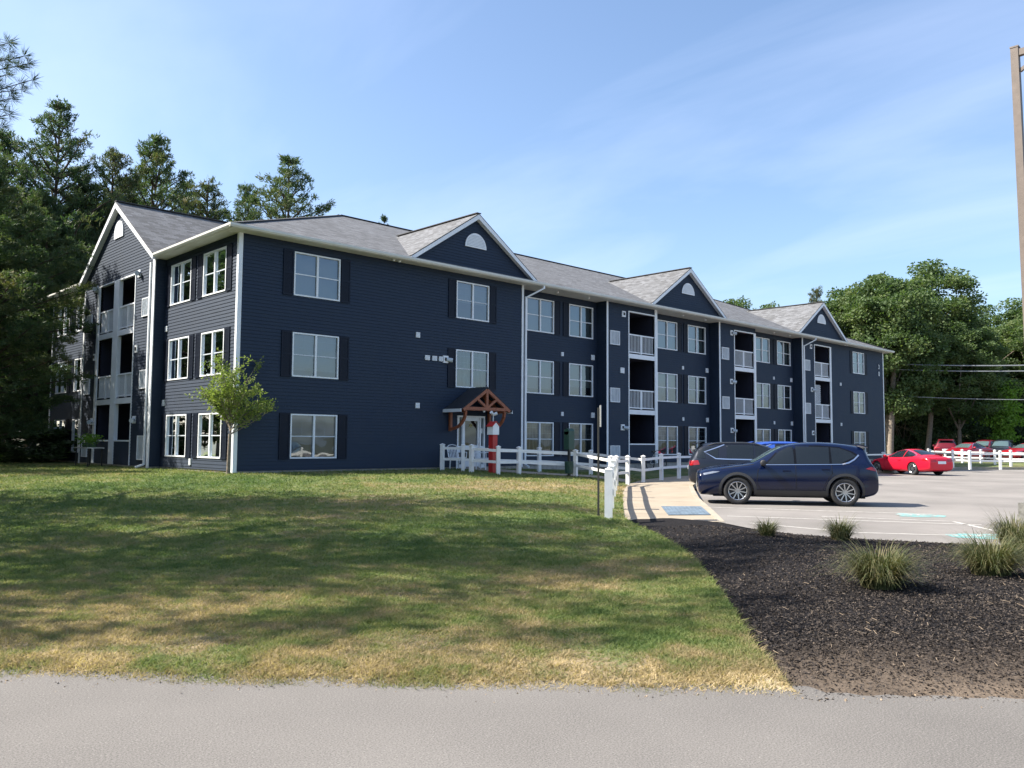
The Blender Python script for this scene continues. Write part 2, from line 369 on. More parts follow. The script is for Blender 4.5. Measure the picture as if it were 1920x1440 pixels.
# road in the foreground
a=road_pt(-60);b=road_pt(60); bk=10
e_=.25
m=MB(); m.face((a[0]+NDIR[0]*e_,a[1]+NDIR[1]*e_,0),(a[0]-NDIR[0]*bk,a[1]-NDIR[1]*bk,0),(b[0]-NDIR[0]*bk,b[1]-NDIR[1]*bk,0),(b[0]+NDIR[0]*e_,b[1]+NDIR[1]*e_,0))
ro=m.build('road','road_asphalt'); tag(ro,kind='structure')
# parking lot
lotpoly=LOT_EDGE[:]+[(12,-40),(60,-60),(120,-60),(120,-30),(66,-16),(58,-11.5),(53.4,-8.8),(49.5,-6.6),(47.5,-5.35),(24,-5.55),(18.5,-6.15),(16.3,-6.75),(14.65,-7.45),(12.65,-8.65),(10.25,-10.35),(7.05,-12.65),(4.65,-14.65),(2.95,-15.98)]
def jag(x,y): return 0
tag(cdt_mesh('parking_lot',lotpoly,lambda x,y:.0,'lot_asphalt',4),kind='structure')
# sidewalk + curb
tag(cdt_mesh('sidewalk',SW_L+SW_R,swz,'sidewalk_concrete',.8),kind='structure')
m=MB()
R2=list(reversed(SW_R))
for a,b in zip(R2[:-1],R2[1:]):
    a=Vector((*a,0)); b=Vector((*b,0)); d=(b-a).normalized(); nrm=Vector((d.y,-d.x,0))*.14
    za,zb_=swz(a.x,a.y)+.004,swz(b.x,b.y)+.004
    p=[a,b,b+nrm,a+nrm]; z=[za,zb_,zb_,za]
    i=len(m.v); m.v+=[(q.x,q.y,zz) for q,zz in zip(p,z)]+[(q.x,q.y,-.02) for q in p]
    m.f+=[(i,i+1,i+2,i+3),(i+3,i+2,i+6,i+7),(i,i+3,i+7,i+4),(i+1,i,i+4,i+5),(i+2,i+1,i+5,i+6)]
tag(m.build('curb','curb_concrete',recalc=True),kind='structure')
# sidewalk joints as thin dark strips laid just above the slab
m=MB()
for k in range(1,13):
    s_=k*1.35; 
    # point along left edge
    acc=0
    for a,b in zip(SW_L[:-1],SW_L[1:]):
        L=math.hypot(b[0]-a[0],b[1]-a[1])
        if acc+L>s_:
            t_=(s_-acc)/L; x=a[0]+(b[0]-a[0])*t_; y=a[1]+(b[1]-a[1])*t_; dx,dy=(b[0]-a[0])/L,(b[1]-a[1])/L; break
        acc+=L
    w=1.75 if k<9 else 1.7
    p=(x,y); q=(x+dy*w,y-dx*w); h=.008
    m.face((p[0]-dx*h,p[1]-dy*h,swz(*p)+.003),(q[0]-dx*h,q[1]-dy*h,swz(*q)+.003),(q[0]+dx*h,q[1]+dy*h,swz(*q)+.003),(p[0]+dx*h,p[1]+dy*h,swz(*p)+.003))
simple('joint_dirt',(.14,.12,.10),1)
tag(m.build('sidewalk_joint','joint_dirt'),kind='structure')
# mulch bed
bedpoly=list(BED_L)+[road_pt(3.0),road_pt(9)]+[(2.2,-27.0),(4.4,-25.8)]+list(reversed(LOT_EDGE))+[(2.75,-15.75)]
bedpoly=list(BED_L)+[road_pt(k) for k in (2.2,4,8,14)]+[(4.2,-31.0)]+list(reversed(LOT_EDGE))
def bedz(x,y):
    d=min(seg_dist((x,y),LOT_EDGE),seg_dist((x,y),BED_L)*1.4,abs(sdist(x,y)))
    return -.012+.024*min(1,d/.12)+.11*ss(d/2.2)+.018*math.sin(x*3.1+1)*math.sin(y*2.7)*ss(d)
tag(cdt_mesh('mulch_bed',bedpoly,bedz,'mulch_soil',.22,jit=.05),kind='structure')
# lawn
far=[(-9,60),(-60,45),(-75,20)]
WALLP=[(53,-.0),(12.9,0),(0,0),(0,20),(0,40)]
lawnpoly=[road_pt(k) for k in (-55,-40,-25,-15,-8,-4,-2,-1,0,.8,1.5)]+list(reversed(BED_L))+SW_L+[(53,.7),(0.4,.7),(.4,22),(-20,40),(-60,30)]
tag(cdt_mesh('lawn',lawnpoly,hz,'lawn_soil',.6,jit=.1),kind='structure')
# concrete walk to the door
WK=[(9.1,-.02),(9.0,-2.2),(9.6,-3.9),(11.2,-5.2),(12.4,-5.9),(14.0,-4.95),(12.6,-4.1),(11.6,-3.2),(11.1,-2.0),(11.0,-.02)]
tag(cdt_mesh('walkway',WK,lambda x,y:hz(x,y)+.02,'sidewalk_concrete',.4),kind='structure')
# ---------------------------------------------------------------- lot markings
def strip(m,a,b,w,z=.004):
    a=Vector(a);b=Vector(b);d=(b-a).normalized();n=Vector((-d.y,d.x))*w/2
    m.face((*(a-n),z),(*(b-n),z),(*(b+n),z),(*(a+n),z))
m=MB(); ax=Vector((.45,-.893)); ac=Vector((.893,.45))
o0=Vector((4.55,-14.6))
strip(m,(6.2,-13.4),(6.2+.45*5.2,-13.4-.893*5.2),.10)
strip(m,(4.3,-15.2),(4.3+.45*5.0,-15.2-.893*5.0),.10)
strip(m,(3.2,-16.4),(3.07,-18.6),.10); strip(m,(3.07,-18.6),(4.7,-21.2),.10)
strip(m,(5.9,-16.6),(6.9,-19.0),.10); strip(m,(6.9,-19.0),(4.9,-20.7),.10)
for k in range(7):
    p=Vector((11.0,-10.0))+Vector((2.55,1.0))*k
    strip(m,p,p+ax*4.8,.10)
tag(m.build('lot_lines','paint_white_line'),kind='structure')
def blobmark(name,cx,cy,rx,ry,rot,mat,z=.005):
    m=MB(); pts=[]
    for k in range(28):
        a=2*PI*k/28; r=1+.12*math.sin(3*a+cx)+.08*math.sin(7*a)
        x=rx*r*math.copysign(abs(math.cos(a))**.7,math.cos(a)); y=ry*r*math.copysign(abs(math.sin(a))**.7,math.sin(a))
        pts.append((cx+x*math.cos(rot)-y*math.sin(rot),cy+x*math.sin(rot)+y*math.cos(rot),z))
    m.face(*pts); return m.build(name,mat)
for cx,cy in ((7.9,-17.95),(4.15,-20.4)):
    b1=blobmark('accessible_marking',cx,cy,.50,.44,R(-60),'paint_cyan'); tag(b1,kind='structure')
    # white wheelchair symbol
    m=MB(); u=Vector((-.45,.893)); v=Vector((.893,.45)); c0=Vector((cx,cy))
    def P(a,b): q=c0+v*a+u*b; return q
    ring=[P(.02+.16*math.cos(t_),-.12+.22*math.sin(t_)) for t_ in np.linspace(R(150),R(400),14)]
    for p,q in zip(ring[:-1],ring[1:]): strip(m,p,q,.055,.010)
    strip(m,P(-.05,.32),P(-.02,.02),.07,.010); strip(m,P(-.03,.03),P(.2,.0),.06,.0101); strip(m,P(.2,.02),P(.28,-.24),.06,.0102); strip(m,P(-.04,.18),P(.16,.16),.05,.0103)
    hd=[P(-.06+.06*math.cos(t_),.42+.06*math.sin(t_)) for t_ in np.linspace(0,2*PI,10)[:-1]]; m.face(*[(p.x,p.y,.010) for p in hd])
    tag(m.build('accessible_symbol','paint_white_line'),kind='structure')
# tactile plate
tp=[(4.45,-13.30),(5.15,-13.95),(3.95,-15.0),(3.2,-14.4)]
m=MB(); zc=lambda x,y:swz(x,y)+.008; m.prism([(x,y,zc(x,y)) for x,y in tp],(0,0,.01))
for i in range(1,10):
    for j in range(1,12):
        a=i/10;b=j/12; p=Vector(tp[0])*(1-a)*(1-b)+Vector(tp[1])*a*(1-b)+Vector(tp[2])*a*b+Vector(tp[3])*(1-a)*b
        z=zc(p.x,p.y)+.01; m.cyl((p.x,p.y,z),(p.x,p.y,z+.008),.022,.014,6)
tag(m.build('tactile_plate','tactile_blue'),kind='structure')
# ---------------------------------------------------------------- apartment building
B=thing('apartment_building','long three storey navy sided apartment block with white trim and grey shingle hip roof','building',(0,0,0))
LAP=.115
class Face:
    """wall frame: P(u,z,out) with u along the wall"""
    def __init__(s,o,d,n): s.o=Vector(o); s.d=Vector(d); s.n=Vector(n)
    def P(s,u,z,out=0): return tuple(s.o+s.d*u+s.n*out+Vector((0,0,z)))
    def box(s,m,u0,u1,z0,z1,o0,o1):
        i=len(m.v)
        m.v+=[s.P(u0,z0,o0),s.P(u1,z0,o0),s.P(u1,z0,o1),s.P(u0,z0,o1),s.P(u0,z1,o0),s.P(u1,z1,o0),s.P(u1,z1,o1),s.P(u0,z1,o1)]
        m.f+=[tuple(i+k for k in q) for q in ((3,2,1,0),(4,5,6,7),(0,1,5,4),(1,2,6,5),(2,3,7,6),(3,0,4,7))]
def siding_wall(name,F,u0,u1,z0,z1,holes=(),clip=None,parent=B):
    m=MB(); zs=set()
    k=math.floor(z0/LAP)
    while k*LAP<z1: 
        if k*LAP>z0: zs.add(round(k*LAP,4))
        k+=1
    zs|={z0,z1}
    for h in holes: zs|={h[2],h[3]}
    zs=sorted(z for z in zs if z0<=z<=z1)
    off=lambda z,lo: .016*(1-(z-lo)/LAP)
    for a,b in zip(zs[:-1],zs[1:]):
        if b-a<1e-4: continue
        lo=math.floor((a+b)/2/LAP)*LAP
        L,Rr=(u0,u1); LT,RT=u0,u1
        if clip: (L,Rr),(LT,RT)=clip(a),clip(b)
        segs=[(L,Rr)]
        hs=sorted((h[0],h[1]) for h in holes if h[2]<=a+1e-5 and h[3]>=b-1e-5)
        cuts=[]; cur=L
        for h0,h1 in hs:
            if h0>cur: cuts.append((cur,h0))
            cur=max(cur,h1)
        if cur<Rr: cuts.append((cur,Rr))
        for p,q in cuts:
            pt,qt=(LT if p==L else p),(RT if q==Rr else q)
            m.face(F.P(p,a,off(a,lo)),F.P(q,a,off(a,lo)),F.P(qt,b,off(b,lo)),F.P(pt,b,off(b,lo)))
            if abs(a-lo)<1e-3: m.face(F.P(p,a,0),F.P(q,a,0),F.P(q,a,.016),F.P(p,a,.016))
    return m.build(name,'navy_siding',parent)
FF=Face((0,0,0),(1,0,0),(0,-1,0)); FR=Face((0,.61,0),(1,0,0),(0,-1,0))
FL=Face((0,0,0),(0,1,0),(-1,0,0)); FG=Face((-.38,0,0),(0,1,0),(-1,0,0))
BASE,TOP=.62,8.3
FT={1:2.502,2:5.252,3:8.002}; HW=1.5
_seg=[0]
def window(F,u0,u1,fl,kind='blind',grid=True,zt=None,hh=HW):
    """white framed pair of double hung sashes; returns hole"""
    zt=zt or FT[fl]; zb=zt-hh; T=.048; um=(u0+u1)/2
    m=MB(); F.box(m,u0,u1,zt-T,zt,-.05,.03); F.box(m,u0,u1,zb,zb+T,-.05,.04)
    F.box(m,u0,u0+T,zb+T,zt-T,-.05,.03); F.box(m,u1-T,u1,zb+T,zt-T,-.05,.03)
    F.box(m,um-.036,um+.036,zb+T,zt-T,-.05,.025)
    w=m.build('window',MATS['white_trim'],B)
    s=MB(); zm=(zb+zt)/2
    for a,b in ((u0+T,um-.036),(um+.036,u1-T)):
        F.box(s,a,b,zm-.017,zm+.017,-.045,-.01)
        if grid:
            F.box(s,(a+b)/2-.007,(a+b)/2+.007,zm+.02,zt-T,-.038,-.031)
            for q in (1/3,2/3): F.box(s,a,b,zm+(zt-zm)*q-.007,zm+(zt-zm)*q+.007,-.0375,-.0315)
    s.build('sash_bar','grille_metal' if grid else 'white_trim',w)
    g=MB()
    for a,b in ((u0+T,um-.036),(um+.036,u1-T)): g.face(F.P(a,zb+T,-.028),F.P(b,zb+T,-.028),F.P(b,zt-T,-.028),F.P(a,zt-T,-.028))
    g.build('pane','window_glass',w)
    if kind!='dark':
        c=MB(); drop={'blind':random.choice((1.0,1.0,1.0,.9,.72,.55)),'half':.55,'most':.85,'curtain':1.0,'left':1.0}[kind]
        a_,b_=(u0+.03,u1-.03) if kind!='left' else (u0+.03,um)
        c.face(F.P(a_,zt-.02-(hh-.04)*drop,-.16),F.P(b_,zt-.02-(hh-.04)*drop,-.16),F.P(b_,zt-.02,-.16),F.P(a_,zt-.02,-.16))
        c.build('curtain' if kind=='curtain' else 'blind','sun_dimmed_curtain' if F.n.x<-.5 else 'window_curtain' if kind=='curtain' else 'window_blind',w)
    return (u0+.03,u1-.03,zb+.03,zt-.03)
def shutter(F,u0,u1,fl,zt=None,hh=HW):
    zt=(zt or FT[fl])+.02; zb=zt-hh-.04; m=MB(); zm=(zb+zt)/2
    F.box(m,u0,u1,zb,zt,.0,.030); t_=.06
    for a,b in ((zb,zb+t_),(zm-.04,zm+.04),(zt-t_,zt)): F.box(m,u0,u1,a,b,.0305,.045)
    for a,b in ((u0,u0+.045),(u1-.045,u1)): F.box(m,a,b,zb+t_,zm-.04,.0305,.045); F.box(m,a,b,zm+.04,zt-t_,.0305,.045)
    z=zb+t_
    while z<zt-t_-.02:
        if not (zm-.06<z<zm+.04): F.box(m,u0+.05,u1-.05,z,z+.02,.030,.038)
        z+=.045
    m.build('shutter','navy_shutter',B)
def trim(F,u0,u1,z0,z1,o0=0,o1=.03,name='corner_trim',mat='white_trim'):
    m=MB(); F.box(m,u0,u1,z0,z1,o0,o1); return m.build(name,mat,B)
def vent(F,u,z,w=.18,h=.2):
    m=MB(); F.box(m,u-w/2,u+w/2,z-h/2,z+h/2,0,.05); v=m.build('wall_vent','white_trim',B)
    m=MB(); 
    for q in (-.3,0,.3): F.box(m,u-w*.36,u+w*.36,z+h*q-.012,z+h*q+.012,.051,.06)
    m.build('louvre','grille_metal',v)
def flood(F,u,z,lamp=True,side=1):
    m=MB(); F.box(m,u-.13,u+.13,z-.14,z+.14,0,.05); v=m.build('flood_light','white_trim',B)
    if lamp:
        m=MB(); 
        m.cyl(F.P(u+.04*side,z,.05),F.P(u+.22*side,z-.04,.20),.075,.09,10); m.build('lamp_head','grille_metal',v)
    m=MB(); F.box(m,u-.05,u+.06,z-.06,z+.07,.051,.07); m.build('lamp_socket','black_metal',v)
def acgrille(F,u0,u1,z0,z1):
    m=MB(); t_=.035
    F.box(m,u0,u1,z0,z0+t_,0,.06);F.box(m,u0,u1,z1-t_,z1,0,.06);F.box(m,u0,u0+t_,z0+t_,z1-t_,0,.06);F.box(m,u1-t_,u1,z0+t_,z1-t_,0,.06)
    v=m.build('air_conditioner_sleeve','white_trim',B)
    m=MB(); F.box(m,u0+t_,u1-t_,z0+t_,z1-t_,0,.02); k=0; z=z0+.07
    while z<z1-.05: F.box(m,u0+t_,u1-t_,z,z+.014,.021,.045); z+=.05
    for q in (.33,.66): F.box(m,u0+(u1-u0)*q-.01,u0+(u1-u0)*q+.01,z0+t_,z1-t_,.046,.055)
    m.build('grille','grille_metal',v)
holesF={'A':[], 'C':[]}
# wing A front
hA=[window(FF,1.97,3.77,3,'blind',False),window(FF,1.97,3.77,2,'most'),window(FF,1.97,3.77,1,'blind'),
    window(FF,9.13,10.87,3,'half'),window(FF,9.13,10.87,2,'curtain')]
for fl in (1,2,3): shutter(FF,1.56,1.93,fl); shutter(FF,3.81,4.18,fl)
for fl in (2,3): shutter(FF,8.72,9.09,fl); shutter(FF,10.91,11.28,fl)
DOOR=(9.24,10.70,.55,2.64)
siding_wall('front_wall',FF,0,12.87,BASE,TOP,hA+[(9.27,10.67,BASE,2.61)])
for u,z in ((7.23,5.64),(7.26,2.96)): vent(FF,u,z)
for u in (7.7,8.05,8.38): vent(FF,u,4.81,.22,.18)
flood(FF,8.38+.22,4.81,True)
# recess walls
def recess(u0,u1,wins,kinds):
    hs=[]
    for i,(a,b) in enumerate(wins):
        for fl in (1,2,3): hs.append(window(FR,a,b,fl,kinds[i][fl-1],kinds[i][fl-1] in('dark','curtain')))
    for fl in (1,2,3): shutter(FR,wins[0][1]+.04,wins[0][1]+.41,fl); shutter(FR,wins[1][0]-.41,wins[1][0]-.04,fl)
    siding_wall('front_wall',FR,u0,u1,BASE,TOP,hs)
    um=(wins[0][1]+wins[1][0])/2
    for z in (5.63,2.9): vent(FR,um+.05 if u0<20 else um,z,.15,.18); vent(FR,u1-.3,z,.22,.24)
recess(12.87,18.38,((13.65,15.40),(16.42,18.10)),(('curtain','most','blind'),('curtain','blind','blind')))
recess(22.33,28.0,((23.15,24.92),(25.9,27.6)),(('curtain','half','blind'),('dark','curtain','blind')))
recess(31.86,37.44,((32.82,34.52),(35.42,37.1)),(('curtain','curtain','blind'),('curtain','curtain','blind')))
FS=lambda x,s:Face((x,0,0),(0,1,0),(s,0,0))
for x,s in ((12.87,1),(18.38,-1),(22.33,1),(28.0,-1),(31.86,1),(37.44,-1)): siding_wall('side_return',FS(x,s),0,.61,BASE,TOP)
def railing(F,u0,u1,zt,zb,name='railing',skip=False):
    m=MB(); F.box(m,u0,u1,zt-.06,zt,-.10,-.03); F.box(m,u0,u1,zb,zb+.05,-.09,-.04)
    um=(u0+u1)/2; F.box(m,um-.05,um+.05,zb-.04,zt-.06,-.10,-.03)
    r=m.build(name,'white_trim',B); m=MB(); u=u0+.06
    while u<u1-.03:
        if abs(u-um)>.07: F.box(m,u-.011,u+.011,zb+.05,zt-.06,-.08,-.055)
        u+=.112
    m.build('balusters','white_trim',r)
def stack(F,u0,u1,o0,o1,post_r,depth=1.7,post_l=.06,mid=None,ends=True):
    """column of three balconies in an opening o0..o1"""
    for fl,(za,zb_) in {3:(5.95,8.0),2:(3.23,5.72),1:(1.57,3.0)}.items():
        fz={3:5.95,2:3.23,1:.62}[fl]
        m=MB()
        m.face(F.P(o0,fz,-depth),F.P(o1,fz,-depth),F.P(o1,zb_,-depth),F.P(o0,zb_,-depth))
        m.face(F.P(o0,fz,-.02),F.P(o0,fz,-depth),F.P(o0,zb_,-depth),F.P(o0,zb_,-.02))
        m.face(F.P(o1,fz,-.02),F.P(o1,fz,-depth),F.P(o1,zb_,-depth),F.P(o1,zb_,-.02))
        m.face(F.P(o0,zb_,-.02),F.P(o1,zb_,-.02),F.P(o1,zb_,-depth),F.P(o0,zb_,-depth))
        m.face(F.P(o0,fz+.005,-.02),F.P(o1,fz+.005,-.02),F.P(o1,fz+.005,-depth),F.P(o0,fz+.005,-depth))
        bi=m.build('balcony_recess','balcony_inside',B)
        m=MB(); um=(o0+o1)/2; F.box(m,um-.1,um+.75,fz+.05,fz+2.05,-depth+.003,-depth+.03)
        m.build('balcony_door','interior_dark',bi)
        if fl>1:
            rr=[(o0,o1)] if mid is None else [(o0,mid[0]),(mid[1],o1)]
            for a,b in rr: railing(F,a,b,fz+.97,fz+.06)
            m=MB(); F.box(m,o0,o1,fz-.23,fz-.01,-.12,.02); m.build('balcony_slab_edge','white_trim',B)
    rr=[(o0,o1)] if mid is None else [(o0,mid[0]),(mid[1],o1)]
    for a,b in rr: trim(F,a,b,1.52,1.58,-.1,.035,'ledge_cap')
    trim(F,o0-post_l,o0,BASE,8.02,-.1,.035,'balcony_post'); trim(F,o1,o1+post_r,BASE,8.02,-.1,.035,'balcony_post')
    if mid: trim(F,mid[0],mid[1],BASE,8.02,-.12,.035,'balcony_post')
    trim(F,o0,o1,7.97,8.03,-.1,.03,'opening_head')
ST=[(18.38,22.33,20.07,22.13),(28.0,31.86,29.58,31.65)]
for u0,u1,o0,o1 in ST:
    siding_wall('front_wall',FF,u0,u1,BASE,TOP,[(o0,o1,1.55,8.0)])
    stack(FF,u0,u1,o0,o1,u1-o1)
    acgrille(FF,u0+.24,u0+.94,6.27,6.94); acgrille(FF,u0+.24,u0+.94,3.53,4.21); acgrille(FF,u0+.24,u0+.94,.8,1.48)
    flood(FF,u0+1.27,7.82,u0>20); 
    if u0<20: vent(FF,19.53,5.08,.28,.26); flood(FF,19.55,2.35)
    else: flood(FF,u0+1.2,5.08); flood(FF,u0+1.2,2.35)
hC=[window(FF,44.62,46.43,f,'dark' if f>1 else 'blind') for f in (1,2,3)]
for f in (1,2,3): shutter(FF,44.2,44.57,f); shutter(FF,46.48,46.85,f)
siding_wall('front_wall',FF,37.44,49.66,BASE,TOP,hC+[(39.1,41.2,1.55,8.0)])
stack(FF,37.44,49.66,39.1,41.2,.2)
acgrille(FF,37.72,38.42,6.27,6.94); acgrille(FF,37.72,38.42,3.53,4.21); flood(FF,38.6,7.83,False); flood(FF,38.65,5.08); flood(FF,38.7,2.33,False)
vent(FF,42.7,5.64); vent(FF,42.7,2.95)
# trellis on the second floor balcony of the far wing
m=MB()
for k in range(-12,14):
    a=39.18+k*.14
    for sgn in (1,-1):
        # clip to u 39.15..40.25, z 4.2..5.45
        pts=[]
        for q in np.linspace(0,1.25,2): pts.append((a+(q if sgn>0 else 1.25-q),4.2+q))
        (ua,za),(ub,zb_)=pts
        lo,hi=39.15,40.25
        def cl(u,z,u2,z2):
            if u<lo: t_=(lo-u)/(u2-u); u,z=lo,z+(z2-z)*t_
            if u>hi: t_=(hi-u)/(u2-u); u,z=hi,z+(z2-z)*t_
            return u,z
        if max(ua,ub)<=lo or min(ua,ub)>=hi: continue
        p=cl(ua,za,ub,zb_); q=cl(ub,zb_,ua,za); m.bar(FF.P(p[0],p[1],-.2+.012*sgn),FF.P(q[0],q[1],-.2+.012*sgn),.03,.01,(0,1,0))
tr_=m.build('lattice_panel','white_trim'); tag(tr_,'white diagonal lattice screen standing on the middle balcony of the far wing','trellis')
# left face
FLw={1:('dark','dark'),2:('curtain','curtain'),3:('curtain','curtain')}
hL=[]
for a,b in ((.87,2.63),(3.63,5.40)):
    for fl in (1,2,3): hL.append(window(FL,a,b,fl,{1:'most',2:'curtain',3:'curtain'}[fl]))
for fl in (1,2,3):
    shutter(FL,.45,.83,fl); shutter(FL,2.67,3.04,fl); shutter(FL,3.22,3.59,fl); shutter(FL,5.44,5.80,fl)
siding_wall('left_wall',FL,0,5.95,BASE,TOP,hL)
vent(FL,5.75-.1,5.68); vent(FL,5.7,2.95,.16,.22); vent(FL,3.2,.85,.15,.22)
hL=[]
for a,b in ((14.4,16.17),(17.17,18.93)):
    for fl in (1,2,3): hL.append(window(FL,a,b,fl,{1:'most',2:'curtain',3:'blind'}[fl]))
for fl in (1,2,3):
    shutter(FL,16.21,16.58,fl); shutter(FL,16.76,17.13,fl); shutter(FL,18.97,19.34,fl)
siding_wall('left_wall',FL,13.85,19.8,BASE,TOP,hL)
G0,G1,GC=5.95,13.85,9.9
siding_wall('side_return',Face((0,G0,0),(-1,0,0),(0,-1,0)),0,.38,BASE,TOP)
siding_wall('side_return',Face((0,G1,0),(-1,0,0),(0,1,0)),0,.38,BASE,TOP)
GZ=11.12
siding_wall('left_wall',FG,G0,G1,BASE,GZ,[(7.9,9.62,1.55,8.0),(9.62,10.18,0,0),(10.18,11.9,1.55,8.0)],clip=lambda z:(max(G0,GC-(GZ-z)/.667),min(G1,GC+(GZ-z)/.667)))
stack(FG,G0,G1,7.9,11.9,.25,mid=(9.62,10.18),post_l=.06)
for s,q in ((1,0),(-1,1)):
    f=lambda u: GC+(u-GC)*s
    for z0,z1 in ((6.22,6.92),(3.5,4.2),(.85,1.75)): 
        a,b=sorted((f(6.40),f(7.05))); acgrille(FG,a,b,z0,z1)
    flood(FG,f(7.5),7.95,True,-1); flood(FG,f(7.5),2.35,True,-1); flood(FG,f(7.55),5.05,False)
# back and right walls (plain, with windows on the right end)
FRt=Face((49.66,0,0),(0,1,0),(1,0,0)); FB=Face((0,19.8,0),(1,0,0),(0,1,0))
hR=[]
for a,b in ((3.0,4.75),(14.5,16.25)):
    for fl in (1,2,3): hR.append(window(FRt,a,b,fl,'blind'))
siding_wall('right_wall',FRt,0,19.8,BASE,TOP,hR)
hB=[]
for a in (4,14,24,34,44):
    for fl in (1,2,3): hB.append(window(FB,a,a+1.75,fl,'blind',False))
siding_wall('back_wall',FB,0,49.66,BASE,TOP,hB)
# foundation
m=MB(); m.box(.03,49.63,.64,19.77,-.1,BASE+.004); m.box(.03,12.84,.03,.64,-.1,BASE+.003); m.box(18.41,22.3,.03,.64,-.1,BASE+.003); m.box(28.03,31.83,.03,.64,-.1,BASE+.003); m.box(37.47,49.63,.03,.64,-.1,BASE+.003)
m.box(-.35,.03,G0+.03,G1-.03,-.1,BASE+.003); m.build('foundation','concrete_foundation',B)
# inner partition that closes the view through the rooms
m=MB(); m.box(1.5,48.6,1.9,18.6,BASE+.01,8.28); m.build('interior_wall','interior_dark',B)
m=MB()
for z in (.60,3.12,5.86): m.box(.2,49.5,.72,19.6,z+.03,z+.08); m.box(0.1,12.7,.2,.72,z+.03,z+.08)
for x in (3.1,6.5,12.95,18.2,25.4,28.2,35.0,43.0): m.box(x,x+.1,.75,1.88,BASE,8.25)
for y in (3.1,5.8,14.0,16.7): m.box(.15,1.48,y,y+.1,BASE,8.25)
m.build('interior_floor','interior_dark',B)
# corner trims
for F,u0,u1 in ((FF,0,.11),(FL,-.03,.10),(FF,12.76,12.87),(FF,18.38,18.49),(FF,28.0,28.11),(FF,37.44,37.56),(FF,49.55,49.66),(FG,G0,G0+.22),(FG,G1-.14,G1),(FL,19.69,19.8),(FRt,0,.11),(FL,G1+.0,G1+.08)):
    trim(F,u0,u1,BASE-.05,TOP)
for k in (FF,): trim(k,22.13,22.33,8.02,TOP,0,.03)
# cornice: soffit, fascia, gutter
E0=.5; EX0,EX1,EY0,EY1=-E0,50.16,-E0,20.3
m=MB()
m.box(EX0+.02,EX1-.02,EY0+.02,.70,8.30,8.32); m.box(EX0+.02,.0,.70,G0-.02,8.30,8.32); m.box(EX0+.02,.0,G1+.02,EY1-.02,8.30,8.32); m.box(49.66,EX1-.02,.70,EY1-.02,8.30,8.32); m.box(0,49.66,19.8,EY1-.02,8.30,8.32)
m.build('soffit','cream_trim',B)
m=MB()
def gut(p,q,nrm):
    p=Vector(p);q=Vector(q);n=Vector(nrm)
    prof=[(0,.0),(.075,.0),(.115,.055),(.115,.125),(.095,.125),(.095,.06),(.07,.015),(0,.015)]
    m.prism([p+n*a+Vector((0,0,b)) for a,b in prof],q-p)
gut((EX0-.11,EY0,8.30),(EX1+.11,EY0,8.30),(0,-1,0)); gut((EX0,G0-.25,8.30),(EX0,EY0-.11,8.30),(-1,0,0)); gut((EX0,EY1,8.30),(EX0,G1+.25,8.30),(-1,0,0)); gut((EX1,EY0,8.3),(EX1,EY1,8.3),(1,0,0))
m.build('gutter','cream_trim',B,recalc=True)
m=MB(); m.box(EX0,EX1,EY0+.002,EY0+.02,8.29,8.425); m.box(EX0+.002,EX0+.02,EY0+.02,G0-.2,8.29,8.425); m.box(EX0+.002,EX0+.02,G1+.2,EY1,8.29,8.425); m.box(EX1-.02,EX1-.002,EY0+.02,EY1,8.29,8.425); m.box(EX0+.02,EX1-.02,EY1-.02,EY1,8.29,8.425)
m.build('fascia','cream_trim',B)
# roof
SL=.408; ZE=8.43; AP=9.9; HZ=ZE+SL*(AP+E0)
roof=MB(); roof.uv=[]
def rp(pts,eave,th=.05):
    e=Vector(eave).normalized(); P=[Vector(p) for p in pts]; n=(P[1]-P[0]).cross(P[2]-P[0]).normalized()
    if n.z<0: P=P[::-1]; n=-n
    v=n.cross(e); o=P[0]
    roof.face(*P); roof.uv+=[(p.dot(e),p.dot(v)) for p in P]
A1=(AP,AP,HZ); A2=(49.66-AP,AP,HZ)
c1,c2,c3,c4=(EX0,EY0,ZE),(EX1,EY0,ZE),(EX1,EY1,ZE),(EX0,EY1,ZE)
rp([c1,c2,A2,A1],(1,0,0)); rp([c2,c3,A2],(0,1,0)); rp([c3,c4,A1,A2],(1,0,0)); zn=ZE+SL*.22; n1_=(EX0,G0-.25,ZE); n2_=(EX0+.22,G0-.25,zn); n3_=(EX0+.22,G1+.25,zn); n4_=(EX0,G1+.25,ZE)
rp([A1,c4,n4_,n3_,n2_,n1_,c1],(0,1,0))
for p,q in ((c1,c2),(c2,c3),(c3,c4),(c4,n4_),(n1_,c1)):
    roof.face(p,q,(q[0],q[1],q[2]-.03),(p[0],p[1],p[2]-.03)); roof.uv+=[(0,0)]*4
DR=.667; DZ=10.86; DY0=-.22
